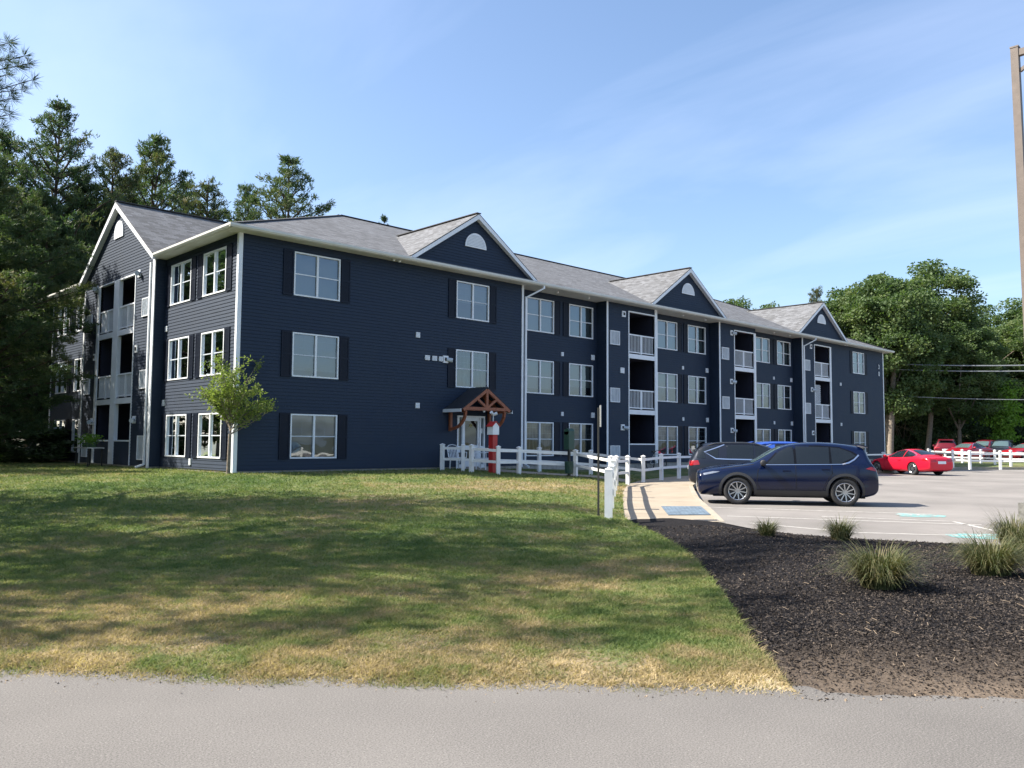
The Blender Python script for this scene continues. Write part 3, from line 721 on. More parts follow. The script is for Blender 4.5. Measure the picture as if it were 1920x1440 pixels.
def dormer(c,front=True):
    zb=8.60; w=(DZ-zb)/DR
    yv=lambda z:(z-ZE)/SL-E0
    for s in (-1,1):
        pts=[(c,DY0,DZ),(c,yv(DZ)+.02,DZ),(c+s*w,yv(zb),zb+.0),(c+s*w,DY0,zb)]
        rp(pts,(0,1,0))
        # underside/edge
        roof.face((c,DY0,DZ),(c+s*w,DY0,zb),(c+s*w,DY0,zb-.04),(c,DY0,DZ-.04)); roof.uv+=[(0,0)]*4
    siding_wall('gable_wall',FF,c-w,c+w,8.44,DZ-.03,clip=lambda z:(c-(DZ-.03-z)/DR,c+(DZ-.03-z)/DR))
    m=MB()
    for s in (-1,1):
        a=(c,DY0-.004,DZ-.045); b=(c+s*(w+.05),DY0-.004,zb-.045-.05*DR)
        d=.19
        m.prism([a,b,(b[0]-s*.0,b[1],b[2]-.16),(a[0],a[1],a[2]-d)],(0,.03,0))
        m.prism([(a[0],a[1]+.034,a[2]-.14),(b[0],b[1]+.034,b[2]-.10),(b[0],b[1]+.034,b[2]-.12),(a[0],a[1]+.034,a[2]-.17)],(0,.19,0))
    m.build('rake_board','white_trim',B,recalc=True)
    m=MB(); pts=[FF.P(c-.57,9.46,.02)]+[FF.P(c-.57*math.cos(t_),9.46+.60*math.sin(t_),.02) for t_ in np.linspace(0,PI,15)][1:-1]+[FF.P(c+.57,9.46,.02)]
    m.prism(pts,(0,-.035,0)); v=m.build('gable_vent','white_trim',B,recalc=True)
    m=MB()
    for k in range(1,9):
        z=.06*k; hw=.57*math.sqrt(max(0,1-(z/.60)**2))-.07
        if hw>.05: FF.box(m,c-hw,c+hw,9.46+z,9.46+z+.02,.056,.068)
    m.build('louvre','grille_metal',v)
for c in (10.1,25.05,40.1): dormer(c)
# left gable roof
GP=11.22; GX=-.60; gw=4.12; gz=GP-gw*DR
xv=lambda z:(z-ZE)/SL-E0
for s in (-1,1):
    rp([(GX,GC,GP),(xv(GP)+.02,GC,GP),(xv(gz),GC+s*gw,gz),(GX,GC+s*gw,gz)],(1,0,0))
    roof.face((GX,GC,GP),(GX,GC+s*gw,gz),(GX,GC+s*gw,gz-.04),(GX,GC,GP-.04)); roof.uv+=[(0,0)]*4
roof.build('roof','roof_shingle',B)
m=MB()
for s in (-1,1):
    a=(GX-.004,GC,GP-.045); b=(GX-.004,GC+s*(gw+.05),gz-.08)
    m.prism([a,b,(b[0],b[1],b[2]-.18),(a[0],a[1],a[2]-.22)],(.03,0,0))
    m.prism([(a[0]+.034,a[1],a[2]-.15),(b[0]+.034,b[1],b[2]-.12),(b[0]+.034,b[1],b[2]-.14),(a[0]+.034,a[1],a[2]-.18)],(.19,0,0))
m.build('rake_board','white_trim',B,recalc=True)
m=MB(); m.prism([FG.P(GC-.5,9.75,.02)]+[FG.P(GC-.5*math.cos(t_),9.95+.5*math.sin(t_),.02) for t_ in np.linspace(0,PI,15)]+[FG.P(GC+.5,9.75,.02)],(-.035,0,0)); m.build('gable_vent','white_trim',B,recalc=True)
m=MB(); cap=.02
for p,q in ((A1,A2),(c1,A1),(c2,A2),(c4,A1),(c3,A2)): m.bar((p[0],p[1],p[2]+.012),(q[0],q[1],q[2]+.012),.26,.03)
for c in (10.1,25.05,40.1): m.bar((c,DY0,DZ+.012),(c,5.3,DZ+.012),.24,.03)
m.bar((GX,GC,GP+.012),(6.2,GC,GP+.012),.24,.03)
m.build('ridge_cap','roof_shingle',B)
# downspouts
def downspout(x,y,px,zb=.55,k=.03):
    m=MB(); m.bar((px,EY0-.06,8.3),(px,EY0-.06,8.18),.08,.06,(0,1,0)); m.bar((px,EY0-.06,8.19),(x,y,7.78),.08,.06,(0,0,1)); m.bar((x,y,7.82),(x,y,zb+.1),.08,.06,(0,1,0)); m.bar((x,y,zb+.12),(x,y-.25,zb+.02),.08,.06)
    m.build('downspout','white_trim',B)
downspout(12.96,-.035-.03,13.55); downspout(37.62,-.065,38.2)
m=MB(); m.bar((-.44,G0+.33,8.2),(-.44,G0+.33,.68),.06,.08,(0,1,0)); m.bar((-.44,G0+.33,.7),(-.75,G0+.3,.6),.08,.06); m.build('downspout','white_trim',B)
# soffit lights
for x in (15.0,17.1,24.6,26.7,34.0,35.9):
    m=MB(); m.cyl((x,.0,8.30),(x,.0,8.25),.07,.06,10); m.build('soffit_light','white_trim',B)
for x in (5.9,6.15,43,43.3): 
    m=MB(); m.cyl((x,-.25,8.30),(x,-.25,8.24),.05,.05,8); m.build('soffit_light','white_trim',B)
# numbers
def text(s_,size,mat,parent,mw,name,ext=.012):
    cu=bpy.data.curves.new('t','FONT'); cu.body=s_; cu.size=size; cu.extrude=ext; cu.align_x='CENTER'
    o=bpy.data.objects.new('t',cu); link(o); dg=bpy.context.evaluated_depsgraph_get(); me=bpy.data.meshes.new_from_object(o.evaluated_get(dg)); bpy.data.objects.remove(o)
    me.materials.clear(); me.materials.append(MATS[mat]); q=bpy.data.objects.new(name,me); link(q)
    if parent is not None: q.parent=parent
    q.matrix_local=mw; return q
mf=Matrix(((1,0,0,0),(0,0,-1,0),(0,1,0,0),(0,0,0,1)))
for ch,z in (('3',7.05),('0',6.55)): text(ch,.46,'white_trim',B,Matrix.Translation((48.82,-.045,z))@mf,'house_number')
# ---------------------------------------------------------------- entrance
u0,u1,z0,z1=DOOR; gz_=.62
m=MB()
FF.box(m,u0,u1,z1-.07,z1,-.12,.035); FF.box(m,u0,u0+.06,gz_-.05,z1-.07,-.12,.035); FF.box(m,u1-.06,u1,gz_-.05,z1-.07,-.12,.035)
FF.box(m,9.50,9.57,gz_-.05,z1-.07,-.12,.03); FF.box(m,10.42,10.49,gz_-.05,z1-.07,-.12,.03); 
for a,b in ((u0+.06,9.50),(10.49,u1-.06)):
    FF.box(m,a,b,1.36,1.44,-.1,.02); FF.box(m,a,b,gz_-.05,.72,-.1,.02)
dr=m.build('entrance_frame','white_trim',B)
m=MB(); FF.box(m,9.575,9.66,gz_,z1-.075,-.09,.0); FF.box(m,10.33,10.415,gz_,z1-.075,-.09,.0); FF.box(m,9.66,10.33,z1-.2,z1-.075,-.09,0); FF.box(m,9.66,10.33,1.36,1.46,-.09,0); FF.box(m,9.66,10.33,gz_,.84,-.09,0)
d2=m.build('door','white_trim',B)
m=MB(); m.face(*[FF.P(a,b,-.05) for a,b in ((9.66,1.46),(10.33,1.46),(10.33,z1-.2),(9.66,z1-.2))]); m.face(*[FF.P(a,b,-.05) for a,b in ((9.66,.84),(10.33,.84),(10.33,1.36),(9.66,1.36))]); m.build('door_glass','window_glass',d2)
m=MB(); m.cyl(FF.P(10.36,1.25,.03),FF.P(10.36,1.75,.03),.012,n=8); m.cyl(FF.P(10.36,1.27,0),FF.P(10.36,1.27,.03),.01); m.cyl(FF.P(10.36,1.73,0),FF.P(10.36,1.73,.03),.01); m.build('door_handle','chrome',d2)
text('30',.17,'gold_paint',d2,Matrix.Translation((9.99,.035,2.2))@mf,'door_number',.004)
m=MB()
for a,b in ((u0+.06,9.50),(10.49,u1-.06)):
    m.face(*[FF.P(p,q,-.05) for p,q in ((a,.72),(b,.72),(b,1.36),(a,1.36))]); m.face(*[FF.P(p,q,-.05) for p,q in ((a,1.44),(b,1.44),(b,z1-.07),(a,z1-.07))])
m.build('sidelight_glass','window_glass',dr)
m=MB(); FF.box(m,u0,u1,gz_,z1,-.6,-.55); m.build('lobby_wall','door_dark',dr)
for z in (1.18,.78): 
    m=MB(); FF.box(m,9.33,9.47,z,z+.13,-.045,-.035); m.build('door_notice','white_trim',dr)
m=MB(); FF.box(m,10.50,10.62,1.95,2.15,-.045,-.035); m.build('door_notice','white_trim',dr)
# canopy
cx=9.86; yb=-1.05; hw=1.22; zb0=2.86; zp=3.68
can=bpy.data.objects.new('entrance_canopy',None); link(can); can.parent=B
m=MB()
for s in (-1,1):
    m.prism([(cx,yb-.05,zp+.02),(cx+s*(hw+.12),yb-.05,zb0-.05),(cx+s*(hw+.12),yb-.05,zb0-.0),(cx,yb-.05,zp+.08)],(0,1.04-yb-1.04+.0,0))
m.build('canopy_roof','canopy_shingle',can,recalc=True)
m=MB(); y=yb
def bm2(a,b,w=.11,y=yb,d=.11): m.bar((a[0],y,a[1]),(b[0],y,b[1]),d,w,(0,0,1))
for yy,dd in ((yb,.10),(yb+.55,.08)):
    bm2((cx-hw,zb0-.04),(cx,zp-.05),.12,yy,dd); bm2((cx+hw,zb0-.04),(cx,zp-.052),.12,yy,dd+.002)
    bm2((cx-hw+.12,zb0+.03),(cx+hw-.12,zb0+.03),.12,yy,dd-.004)
bm2((cx,zb0+.08),(cx,zp-.1),.11,yb,.094); 
for s in (-1,1): bm2((cx+s*.06,zb0+.10),(cx+s*.52,zb0+.42),.09,yb,.09)
for s in (-1,1):
    x=cx+s*(hw-.2)
    m.bar((x,yb+.05,zb0-.06),(x,-.03,zb0-.06),.10,.11); m.bar((x,-.09,zb0-.1),(x,-.09,2.02),.10,.11,(0,1,0))
    pts=[(x,-.13-.85*math.sin(a),2.1+.68*(1-math.cos(a))) for a in np.linspace(0,PI/2,7)]
    for p,q in zip(pts[:-1],pts[1:]): m.bar(p,q,.09,.10,(0,1,.3))
m.build('timber_truss','cedar_stain',can)
m=MB()
for s in (-1,1): m.box(cx+s*(hw+.125)-.012,cx+s*(hw+.125)+.012,yb-.05,-.02,zb0-.12,zb0+.005)
m.build('canopy_fascia','white_trim',can)
m=MB(); m.cyl((cx-.05,yb+.1,zb0-.02),(cx-.05,yb+.1,zb0-.1),.05,.04,8); m.build('canopy_light','white_trim',can)
# ---------------------------------------------------------------- fences
def fence(label,pts,zf=hz,H=.95,group='white rail fences round the lawn and lot',closed=False,rails=(.42,.82),last=None,name='rail_fence'):
    P=[(x,y,zf(x,y)) for x,y in pts]
    t=wthing(name,label,'fence',P[0],group)
    for i,(x,y,z) in enumerate(P):
        n=P[min(i+1,len(P)-1)]; b=P[max(i-1,0)]; ang=math.atan2(n[1]-b[1],n[0]-b[0]); c,s=math.cos(ang),math.sin(ang); h=.064 if i or 'tall' not in label else .078
        m=MB(); q=[(x+c*a-s*b_,y+s*a+c*b_,z-.1) for a,b_ in ((-h,-h),(h,-h),(h,h),(-h,h))]; m.prism(q,(0,0,H+.1-.02))
        o=m.build('post','white_fence',t)
        h2=.08; m=MB(); q=[(x+c*a-s*b_,y+s*a+c*b_,z+H-.02) for a,b_ in ((-h2,-h2),(h2,-h2),(h2,h2),(-h2,h2))]; m.prism(q,(0,0,.025))
        i0=len(m.v); m.v+=[(a,b_,cc+.0251) for a,b_,cc in q]+[(x,y,z+H+.05)]; m.f+=[(i0,i0+1,i0+4),(i0+1,i0+2,i0+4),(i0+2,i0+3,i0+4),(i0+3,i0,i0+4)]
        cp=m.build('post_cap','white_fence',t); cp.parent=o; 
    for a,b in zip(P[:-1],P[1:]):
        for r in rails:
            m=MB(); sag=random.uniform(-.008,.008); m.bar((a[0],a[1],a[2]+r+sag),(b[0],b[1],b[2]+r-sag),.045,.092); m.build('rail','white_fence',t)
    return t
bp=at(1141,17.0); Jp=at(1155.5,28.4)
mid=[(bp[0]+(Jp[0]-bp[0])*k,bp[1]+(Jp[1]-bp[1])*k) for k in (.25,.5,.75)]
fence('white rail fence along the sidewalk ending in the tall front post by the mulch bed',[bp]+mid+[Jp,at(1177,29.8)],H=.98)
fence('short white rail fence passing just before the red post, nearer side of entrance walk',[at(884,30.0),at(934,29.2),at(973,30.4),at(1079,31.0),Jp][:-1]+[(Jp[0]-.14,Jp[1]+.1)])
fence('white rail fence starting left of the entrance door and running on behind the parked cars',[at(829,31.3),at(868,31.0),at(921,31.4),at(1011,33.6),at(1108,33.6),at(1206,31.8),at(1240,33.6),at(1273,35.2)]+[(24.6,-2.7),(27.2,-2.7),(29.8,-2.7),(32.4,-2.7),(35,-2.7),(37.6,-2.7),(40.2,-2.7),(42.8,-2.7),(45.4,-2.7)])
# island on the far right with its fences
ISL=[(48.6,-5.2),(53.4,-8.6),(60,-12.2),(70,-17),(90,-26),(120,-34),(126,-20),(100,-8),(80,0),(66,3.5),(56,1),(50,-2)]
tag(cdt_mesh('grass_island',ISL,lambda x,y:.16+.14*ss(seg_dist((x,y),ISL+ISL[:1])/3),'lawn_soil',2.5),kind='structure')
m=MB()
for a,b in zip(ISL,ISL[1:]+ISL[:1]): m.bar((a[0],a[1],.075),(b[0],b[1],.075),.16,.19)
tag(m.build('island_curb','curb_concrete'),kind='structure')
iz=lambda x,y:.28
fence('long white rail fence right of the red coupe, nearer of two rows',[at(1745,58),at(1787,54),at(1819,50.5),at(1876,50.5),at(1934,50),at(1995,49.5),at(2060,49)],iz,H=1.0)
fence('white rail fence right before the far parked cars, farther of two rows',[at(1741,72),at(1773,66),at(1805,64),at(1840,63),at(1866,60),at(1896,58),at(1940,57),at(1990,57)],iz,H=1.0)
# second lot beyond
m=MB(); m.prism([(*at(a_,b_),.2) for a_,b_ in ((1690,72),(1740,67.5),(1800,66.5),(1900,66),(2100,66),(2500,70),(2500,140),(1690,140))],(0,0,.25)); tag(m.build('far_lot','lot_asphalt',recalc=True),kind='structure')
# ---------------------------------------------------------------- cars
def ray_panel(bvh,poly,org,axu,axv,direc,off,step=.07,closed=True):
    """polygon (u,v) projected along direc on the body"""
    B_=[]; P=[Vector(p) for p in poly]
    for a,b in zip(P,P[1:]+P[:1]):
        k=max(1,int((b-a).length/step)); B_+=[a+(b-a)*(i/k) for i in range(k)]
    n=len(B_); A=[(p.x,p.y) for p in B_]
    us=[p.x for p in B_]; vs=[p.y for p in B_]
    gx,gy=np.meshgrid(np.arange(min(us),max(us),step),np.arange(min(vs),max(vs),step)); g=np.stack([gx.ravel(),gy.ravel()],1)+.001
    if len(g):
        g=g[inpoly(g,A)]
        if len(g):
            d=np.min(np.hypot(g[:,None,0]-np.array(A)[None,:,0],g[:,None,1]-np.array(A)[None,:,1]),1); g=g[d>step*.4]
    pts=B_+[Vector((a,b)) for a,b in g]
    vo,_,fo,_,_,_=geometry.delaunay_2d_cdt(pts,[(i,(i+1)%n) for i in range(n)],[list(range(n))],1,1e-6)
    m=MB(); ok=[]
    for v in vo:
        o=Vector(org)+Vector(axu)*v.x+Vector(axv)*v.y
        hit,nr,_,_=bvh.ray_cast(o,Vector(direc))
        if hit is None:
            hit,nr,_,_=bvh.find_nearest(o+Vector(direc)*1.0); 
        m.v.append(tuple(hit-Vector(direc)*off*.4+nr*off)); ok.append(1)
    m.f=[tuple(f) for f in fo]
    return m
def thick_line(pts,w):
    """polyline -> polygon strip"""
    L=[];Rr=[]; P=[Vector(p) for p in pts]
    for i,p in enumerate(P):
        d=(P[min(i+1,len(P)-1)]-P[max(i-1,0)]).normalized(); n=Vector((-d.y,d.x))*w/2; L.append(p+n);Rr.append(p-n)
    return [tuple(p) for p in L]+[tuple(p) for p in reversed(Rr)]
def make_car(name,label,cat,spec,paintm,loc,ang,group=None):
    root=thing(name,label,cat,loc,ang,group)
    L=spec['L']; st=spec['st']; S=[]
    m=MB(); nr=17
    for (s,w,zb,zs,zr,wr) in st:
        x=L/2-s
        half=[(0,zb),(.78*w,zb),(.955*w,zb+.07),(w*.995,zb+.34*(zs-zb)),(w,zb+.62*(zs-zb)),(w*.985,zb+.86*(zs-zb)),(w*.945,zs)]
        tz=zr-.05 if zr-zs>.2 else zr-.03
        half+=[(w*.945+(wr-w*.945)*.55,zs+(tz-zs)*.55),(wr,tz),(wr*.62,zr-.006),(0,zr)]
        ring=half+[(-a,b) for a,b in reversed(half[1:-1])]
        nr=len(ring); m.v+=[(x,a,b) for a,b in ring]
    for i in range(len(st)-1):
        for j in range(nr): m.f.append((i*nr+j,i*nr+(j+1)%nr,(i+1)*nr+(j+1)%nr,(i+1)*nr+j))
    m.f.append(tuple(range(nr))); k=(len(st)-1)*nr; m.f.append(tuple(k+j for j in reversed(range(nr))))
    o=m.build('body',paintm,root,recalc=True); 
    sub=o.modifiers.new('s','SUBSURF'); sub.levels=3; sub.render_levels=3
    dg=bpy.context.evaluated_depsgraph_get(); dg.update()
    me=bpy.data.meshes.new_from_object(o.evaluated_get(dg)); 
    bb=bmesh.new(); bb.from_mesh(me); bvh=BVHTree.FromBMesh(bb); bb.free()
    o.modifiers.clear(); o.data=me
    # wheel wells
    wx=[L/2-spec['wf'],L/2-spec['wf']-spec['wb']]; wr_=spec['wr']; tw=spec.get('tw',.22); W=max(q[1] for q in st)
    cut=MB()
    for x in wx:
        for s in (-1,1): cut.cyl((x,s*(W-.34),wr_),(x,s*(W+.2),wr_),wr_+.055,n=36)
    me.materials.append(MATS['car_dark_gap'])
    co=cut.build('cutter','car_dark_gap',None,recalc=True); co.parent=root
    md=o.modifiers.new('b','BOOLEAN'); md.object=co; md.operation='DIFFERENCE'; md.solver='EXACT'; md.material_mode='TRANSFER'
    dg=bpy.context.evaluated_depsgraph_get(); dg.update(); me2=bpy.data.meshes.new_from_object(o.evaluated_get(dg)); o.modifiers.clear(); o.data=me2; me2.name='body'
    bpy.data.objects.remove(co); me2.shade_smooth()
    try: me2.set_sharp_from_angle(angle=R(40))
    except Exception: pass
    me2.materials.clear(); me2.materials.append(MATS[paintm] if isinstance(paintm,str) else paintm); me2.materials.append(MATS['car_dark_gap'])
    # undertray
    m=MB(); m.box(-L/2+.35,L/2-.35,-W+.25,W-.25,.2,.32); m.build('underbody','car_dark_gap',root)
    X=lambda s:L/2-s
    def side(nm,poly,mat,off=.004,sides=(1,-1),step=.07,parent=root):
        for sg in sides:
            q=ray_panel(bvh,[(X(a),b) for a,b in poly],(0,sg*2,0),(1,0,0),(0,0,1),(0,-sg,0),off,step)
            r=q.build(nm,mat,parent,smooth=True,recalc=False)
            fixn(r,sg)
        return r
    def fixn(r,sg,ax=1):
        b=bmesh.new(); b.from_mesh(r.data)
        for f in b.faces:
            f.normal_update()
            if f.normal[ax]*sg<0: f.normal_flip()
        b.to_mesh(r.data); b.free(); r.data.shade_smooth()
    def end(nm,poly,mat,front=True,off=.004,step=.07):
        sg=1 if front else -1
        q=ray_panel(bvh,poly,(sg*(L/2+1),0,0),(0,1,0),(0,0,1),(-sg,0,0),off,step); r=q.build(nm,mat,root,smooth=True); fixn(r,sg,0); return r
    def top(nm,poly,mat,off=.004,step=.08):
        q=ray_panel(bvh,[(X(a),b) for a,b in poly],(0,0,3),(1,0,0),(0,1,0),(0,0,-1),off,step); r=q.build(nm,mat,root,smooth=True); fixn(r,1,2); return r
    # glass
    for wn in spec['side_glass']: side('side_window',wn,'car_glass',.005)
    if spec.get('surround'): side('pillar_trim',spec['surround'],'piano_black',.002)
    if spec.get('spoiler'):
        s0,s1,zz_,hw_=spec['spoiler']; m=MB(); m.prism([(X(s0),-hw_,zz_+.035),(X(s0),hw_,zz_+.035),(X(s1),hw_*.93,zz_-.035),(X(s1),-hw_*.93,zz_-.035)],(0,0,.03)); m.build('spoiler',paintm,root,recalc=True,bevel=.008)
    for a,w_ in spec.get('chrome',[]): side('window_trim',thick_line(a,w_),'chrome',.009,step=.05)
    ws=spec['windshield']; top('windshield',ws,'car_glass_front',.005); 
    rg=spec['rear_glass']; top('rear_window',rg,'car_glass',.005)
    for ln in spec.get('seams',[]): side('door_seam',thick_line(ln,.012),'car_dark_gap',.003,step=.05)
    for h in spec.get('handles',[]):
        for sg in (1,-1):
            hit=bvh.ray_cast(Vector((X(h[0]),sg*2,h[1])),Vector((0,-sg,0)))[0]
            m=MB(); m.bar((X(h[0])-.10,hit.y+sg*.03,h[1]),(X(h[0])+.10,hit.y+sg*.03,h[1]+.005),.022,.028); m.bar((X(h[0])-.09,hit.y-.0,h[1]),(X(h[0])-.09,hit.y+sg*.03,h[1]),.02,.02); m.bar((X(h[0])+.09,hit.y,h[1]),(X(h[0])+.09,hit.y+sg*.03,h[1]),.02,.02)
            m.build('door_handle',paintm,root)
    # mirrors
    ms,mz=spec['mirror']
    for sg in (1,-1):
        hit=bvh.ray_cast(Vector((X(ms),sg*2,mz)),Vector((0,-sg,0)))[0]; y0=hit.y
        m=MB(); m.lathe([(0.001,-.13),(.05,-.12),(.085,-.07),(.095,0),(.09,.06),(.07,.075),(.001,.075)],(-sg*.12,1*sg,0),(X(ms)-.0,y0+sg*.19,mz+.06),16); 
        m.v=[(X(ms)+(a-X(ms))*.85,b,mz+.06+(c-mz-.06)*.82) for a,b,c in m.v]
        r=m.build('mirror','black_plastic' if spec.get('cladding') else paintm,root,smooth=True,recalc=True)
        m=MB(); m.bar((X(ms),y0-sg*.02,mz-.01),(X(ms),y0+sg*.12,mz+.03),.09,.035); m.build('mirror_arm','black_plastic',r)
    # cladding
    if spec.get('cladding'):
        for x in wx:
            s0=L/2-x
            arc=[(s0-(wr_+.065)*math.cos(a),wr_+(wr_+.065)*math.sin(a)) for a in np.linspace(R(-18),R(198),24)]
            arc2=[(s0-(wr_+.13)*math.cos(a),wr_+(wr_+.13)*math.sin(a)) for a in np.linspace(R(198),R(-18),24)]
            side('wheel_arch_trim',arc+arc2,'black_plastic',.012,step=.06)
        s0=spec['wf']+wr_+.10; s1=spec['wf']+spec['wb']-wr_-.10
        side('sill_cladding',[(s0,.25),(s1,.25),(s1,.40),(s0,.40)],'black_plastic',.012)
    for pol,mat in spec.get('side_lamps',[]): side('headlight' if mat=='lamp_clear' else 'taillight',pol,mat,.006,step=.04)
    for pol,mat,fr,nm in spec.get('end_panels',[]):
        end(nm,pol,mat,fr,.006,.05)
        if min(p[0] for p in pol)>0: end(nm,[(-a,b) for a,b in pol],mat,fr,.006,.05)
    # roof rails, antenna
    if spec.get('rails'):
        for sg in (1,-1):
            pts=[]
            for s in np.linspace(spec['rails'][0],spec['rails'][1],9):
                hit=bvh.ray_cast(Vector((X(s),sg*spec['rails'][2],3)),Vector((0,0,-1)))[0]; pts.append((hit.x,hit.y,hit.z+(.045 if 0<len(pts)<8 else .0)))
            m=MB(); m.tube(pts,.018); m.build('roof_rail','black_plastic' if not spec.get('railpaint') else paintm,root)
    # wheels
    for ix,x in enumerate(wx):
        for sg in (1,-1):
            yc=sg*(W-.015)
            w=bpy.data.objects.new('wheel',None); link(w); w.parent=root; w.location=(x,yc,wr_); w.empty_display_size=.1
            m=MB(); rr=wr_; ri=wr_*.70
            m.lathe([(ri,-tw),(rr*.96,-tw+.01),(rr,-tw+.04),(rr,-.04),(rr*.97,-.012),(rr*.90,0.004),(ri+.012,.004),(ri,-.008),(ri,-.05)],(0,sg,0),(0,0,0),36); m.build('tyre','tyre_rubber',w,smooth=True,recalc=True)
            m=MB(); m.lathe([(ri,-.008),(ri-.012,.0),(ri-.03,-.012),(ri-.035,-.16)],(0,sg,0),(0,0,0),36)
            n_=spec.get('spokes',5)
            for k in range(n_):
                for dd in ((-.11,.11) if spec.get('twin') else (0,)):
                    a=2*PI*k/n_+dd+.2; a0=2*PI*k/n_+.2+dd*.6
                    p=(.05*math.cos(a0),-sg*.028,.05*math.sin(a0)); q=((ri-.02)*math.cos(a),-sg*.016,(ri-.02)*math.sin(a))
                    m.bar(p,q,.030,.034,(0,1,0))
            m.cyl((0,-sg*.05,0),(0,-sg*.012,0),.062,.055,16)
            m.build('rim','alloy_rim',w)
            m=MB(); m.cyl((0,-sg*.10,0),(0,-sg*.07,0),ri-.05,n=24); m.build('brake_disc','black_plastic',w)
            m=MB(); m.cyl((0,-sg*.2,0),(0,-sg*.14,0),ri-.01,n=24); m.build('wheel_back','car_dark_gap',w)
    return root
SUV=dict(L=4.55,wf=.97,wb=2.70,wr=.362,spokes=10,twin=False,cladding=True,mirror=(1.62,1.05),
 st=[(-.07,.70,.36,.70,.78,.50),(-.04,.80,.26,.78,.87,.58),(.04,.84,.22,.81,.91,.62),(.30,.88,.21,.87,.975,.66),(.75,.918,.21,.95,1.035,.68),(1.25,.925,.21,.99,1.085,.70),(1.5,.925,.21,1.01,1.17,.66),(2.02,.925,.21,1.03,1.53,.60),(2.45,.925,.21,1.045,1.65,.60),(3.1,.925,.21,1.06,1.68,.60),(3.75,.92,.21,1.09,1.635,.58),(4.16,.905,.22,1.12,1.56,.56),(4.22,.90,.22,1.12,1.53,.56),(4.27,.895,.23,1.11,1.44,.57),(4.38,.87,.26,1.07,1.16,.62),(4.44,.85,.28,1.00,1.06,.62),(4.50,.82,.34,.86,.93,.55),(4.53,.78,.40,.70,.76,.50)],
 side_glass=[[(1.72,1.07),(2.42,1.085),(2.42,1.53),(2.30,1.53),(2.05,1.40)],[(2.48,1.085),(3.30,1.10),(3.32,1.53),(2.48,1.545)],[(3.36,1.10),(3.58,1.11),(3.98,1.30),(3.86,1.40),(3.6,1.50),(3.36,1.525)]],
 chrome=[([(1.6,1.05),(2.4,1.065),(3.3,1.08),(3.62,1.09)],.016),([(3.62,1.09),(3.78,1.13),(3.92,1.21),(4.05,1.33)],.035)],
 windshield=[(1.36,.62),(1.36,-.62),(2.12,-.50),(2.12,.50)],rear_glass=[(4.26,.46),(4.26,-.46),(4.40,-.52),(4.40,.52)],
 seams=[[(1.50,.95),(1.46,.60),(1.56,.40)],[(2.45,1.06),(2.45,.42)],[(3.34,1.08),(3.36,.85),(3.22,.66),(3.12,.42)],[(.55,.93),(.95,1.0),(1.4,1.06)]],
 handles=[(2.22,.90),(3.20,.95)],rails=None,surround=[(1.66,1.055),(2.45,1.07),(3.60,1.085),(4.06,1.31),(3.90,1.42),(3.60,1.53),(3.1,1.575),(2.30,1.565),(2.02,1.42)],spoiler=(4.10,4.33,1.555,.58),
 side_lamps=[([(.10,.76),(.42,.83),(.52,.865),(.34,.865),(.09,.81)],'lamp_clear'),([(4.18,.98),(4.50,.90),(4.52,.97),(4.32,1.03)],'tail_red')],
 end_panels=[([(-.52,.42),(.52,.42),(.60,.66),(.50,.80),(-.50,.80),(-.60,.66)],'car_dark_gap',True,'grille'),(thick_line([(-.74,.80),(-.62,.76),(-.56,.62),(-.44,.47),(0,.42),(.44,.47),(.56,.62),(.62,.76),(.74,.80)],.04),'chrome',True,'grille_trim'),([(-.26,.42),(.26,.42),(.26,.57),(-.26,.57)],'white_trim',True,'license_plate'),([(.42,.94),(.78,.90),(.76,1.0),(.44,1.02)],'tail_red',False,'taillight'),([(-.26,.72),(.26,.72),(.26,.86),(-.26,.86)],'white_trim',False,'license_plate')])
COUPE=dict(L=4.83,wf=.97,wb=2.73,wr=.335,spokes=9,twin=False,cladding=False,mirror=(1.75,.93),
 st=[(0,.62,.30,.52,.58,.45),(.06,.76,.22,.60,.68,.56),(.35,.88,.18,.70,.79,.64),(.9,.915,.17,.80,.90,.70),(1.35,.92,.17,.85,.955,.72),(1.6,.92,.17,.88,1.02,.66),(2.15,.92,.17,.90,1.31,.56),(2.65,.92,.17,.915,1.415,.54),(3.15,.92,.17,.925,1.39,.53),(3.65,.92,.17,.94,1.24,.53),(4.05,.915,.18,.955,1.07,.62),(4.4,.89,.20,.955,1.02,.66),(4.70,.83,.24,.92,.985,.62),(4.80,.76,.28,.80,.86,.55),(4.83,.68,.34,.72,.76,.5)],
 side_glass=[[(1.82,.95),(2.95,.965),(2.97,1.32),(2.55,1.32),(2.25,1.22)],[(3.0,.97),(3.62,1.0),(3.78,1.06),(3.5,1.18),(3.02,1.31)]],
 chrome=[([(1.75,.93),(3.0,.95),(3.65,.985),(3.82,1.06)],.02),([(3.82,1.07),(3.5,1.205),(3.0,1.335),(2.55,1.345),(2.2,1.23),(1.8,.97)],.022)],
 windshield=[(1.45,.62),(1.45,-.62),(2.25,-.48),(2.25,.48)],rear_glass=[(3.25,.45),(3.25,-.45),(4.0,-.56),(4.0,.56)],
 seams=[[(1.62,.86),(1.58,.5),(1.68,.28)],[(2.98,.95),(3.0,.6),(2.85,.3)],[(.6,.76),(1.0,.86),(1.5,.92)]],handles=[(2.75,.80)],
 side_lamps=[([(.12,.56),(.62,.66),(.72,.72),(.3,.70),(.10,.62)],'lamp_clear'),([(4.35,.80),(4.72,.78),(4.76,.90),(4.45,.93)],'tail_red')],
 end_panels=[([(-.62,.30),(.62,.30),(.60,.50),(-.60,.50)],'car_dark_gap',True,'grille'),([(.35,.74),(.72,.76),(.70,.88),(.38,.86)],'tail_red',False,'taillight'),([(-.26,.62),(.26,.62),(.26,.76),(-.26,.76)],'white_trim',False,'license_plate')])
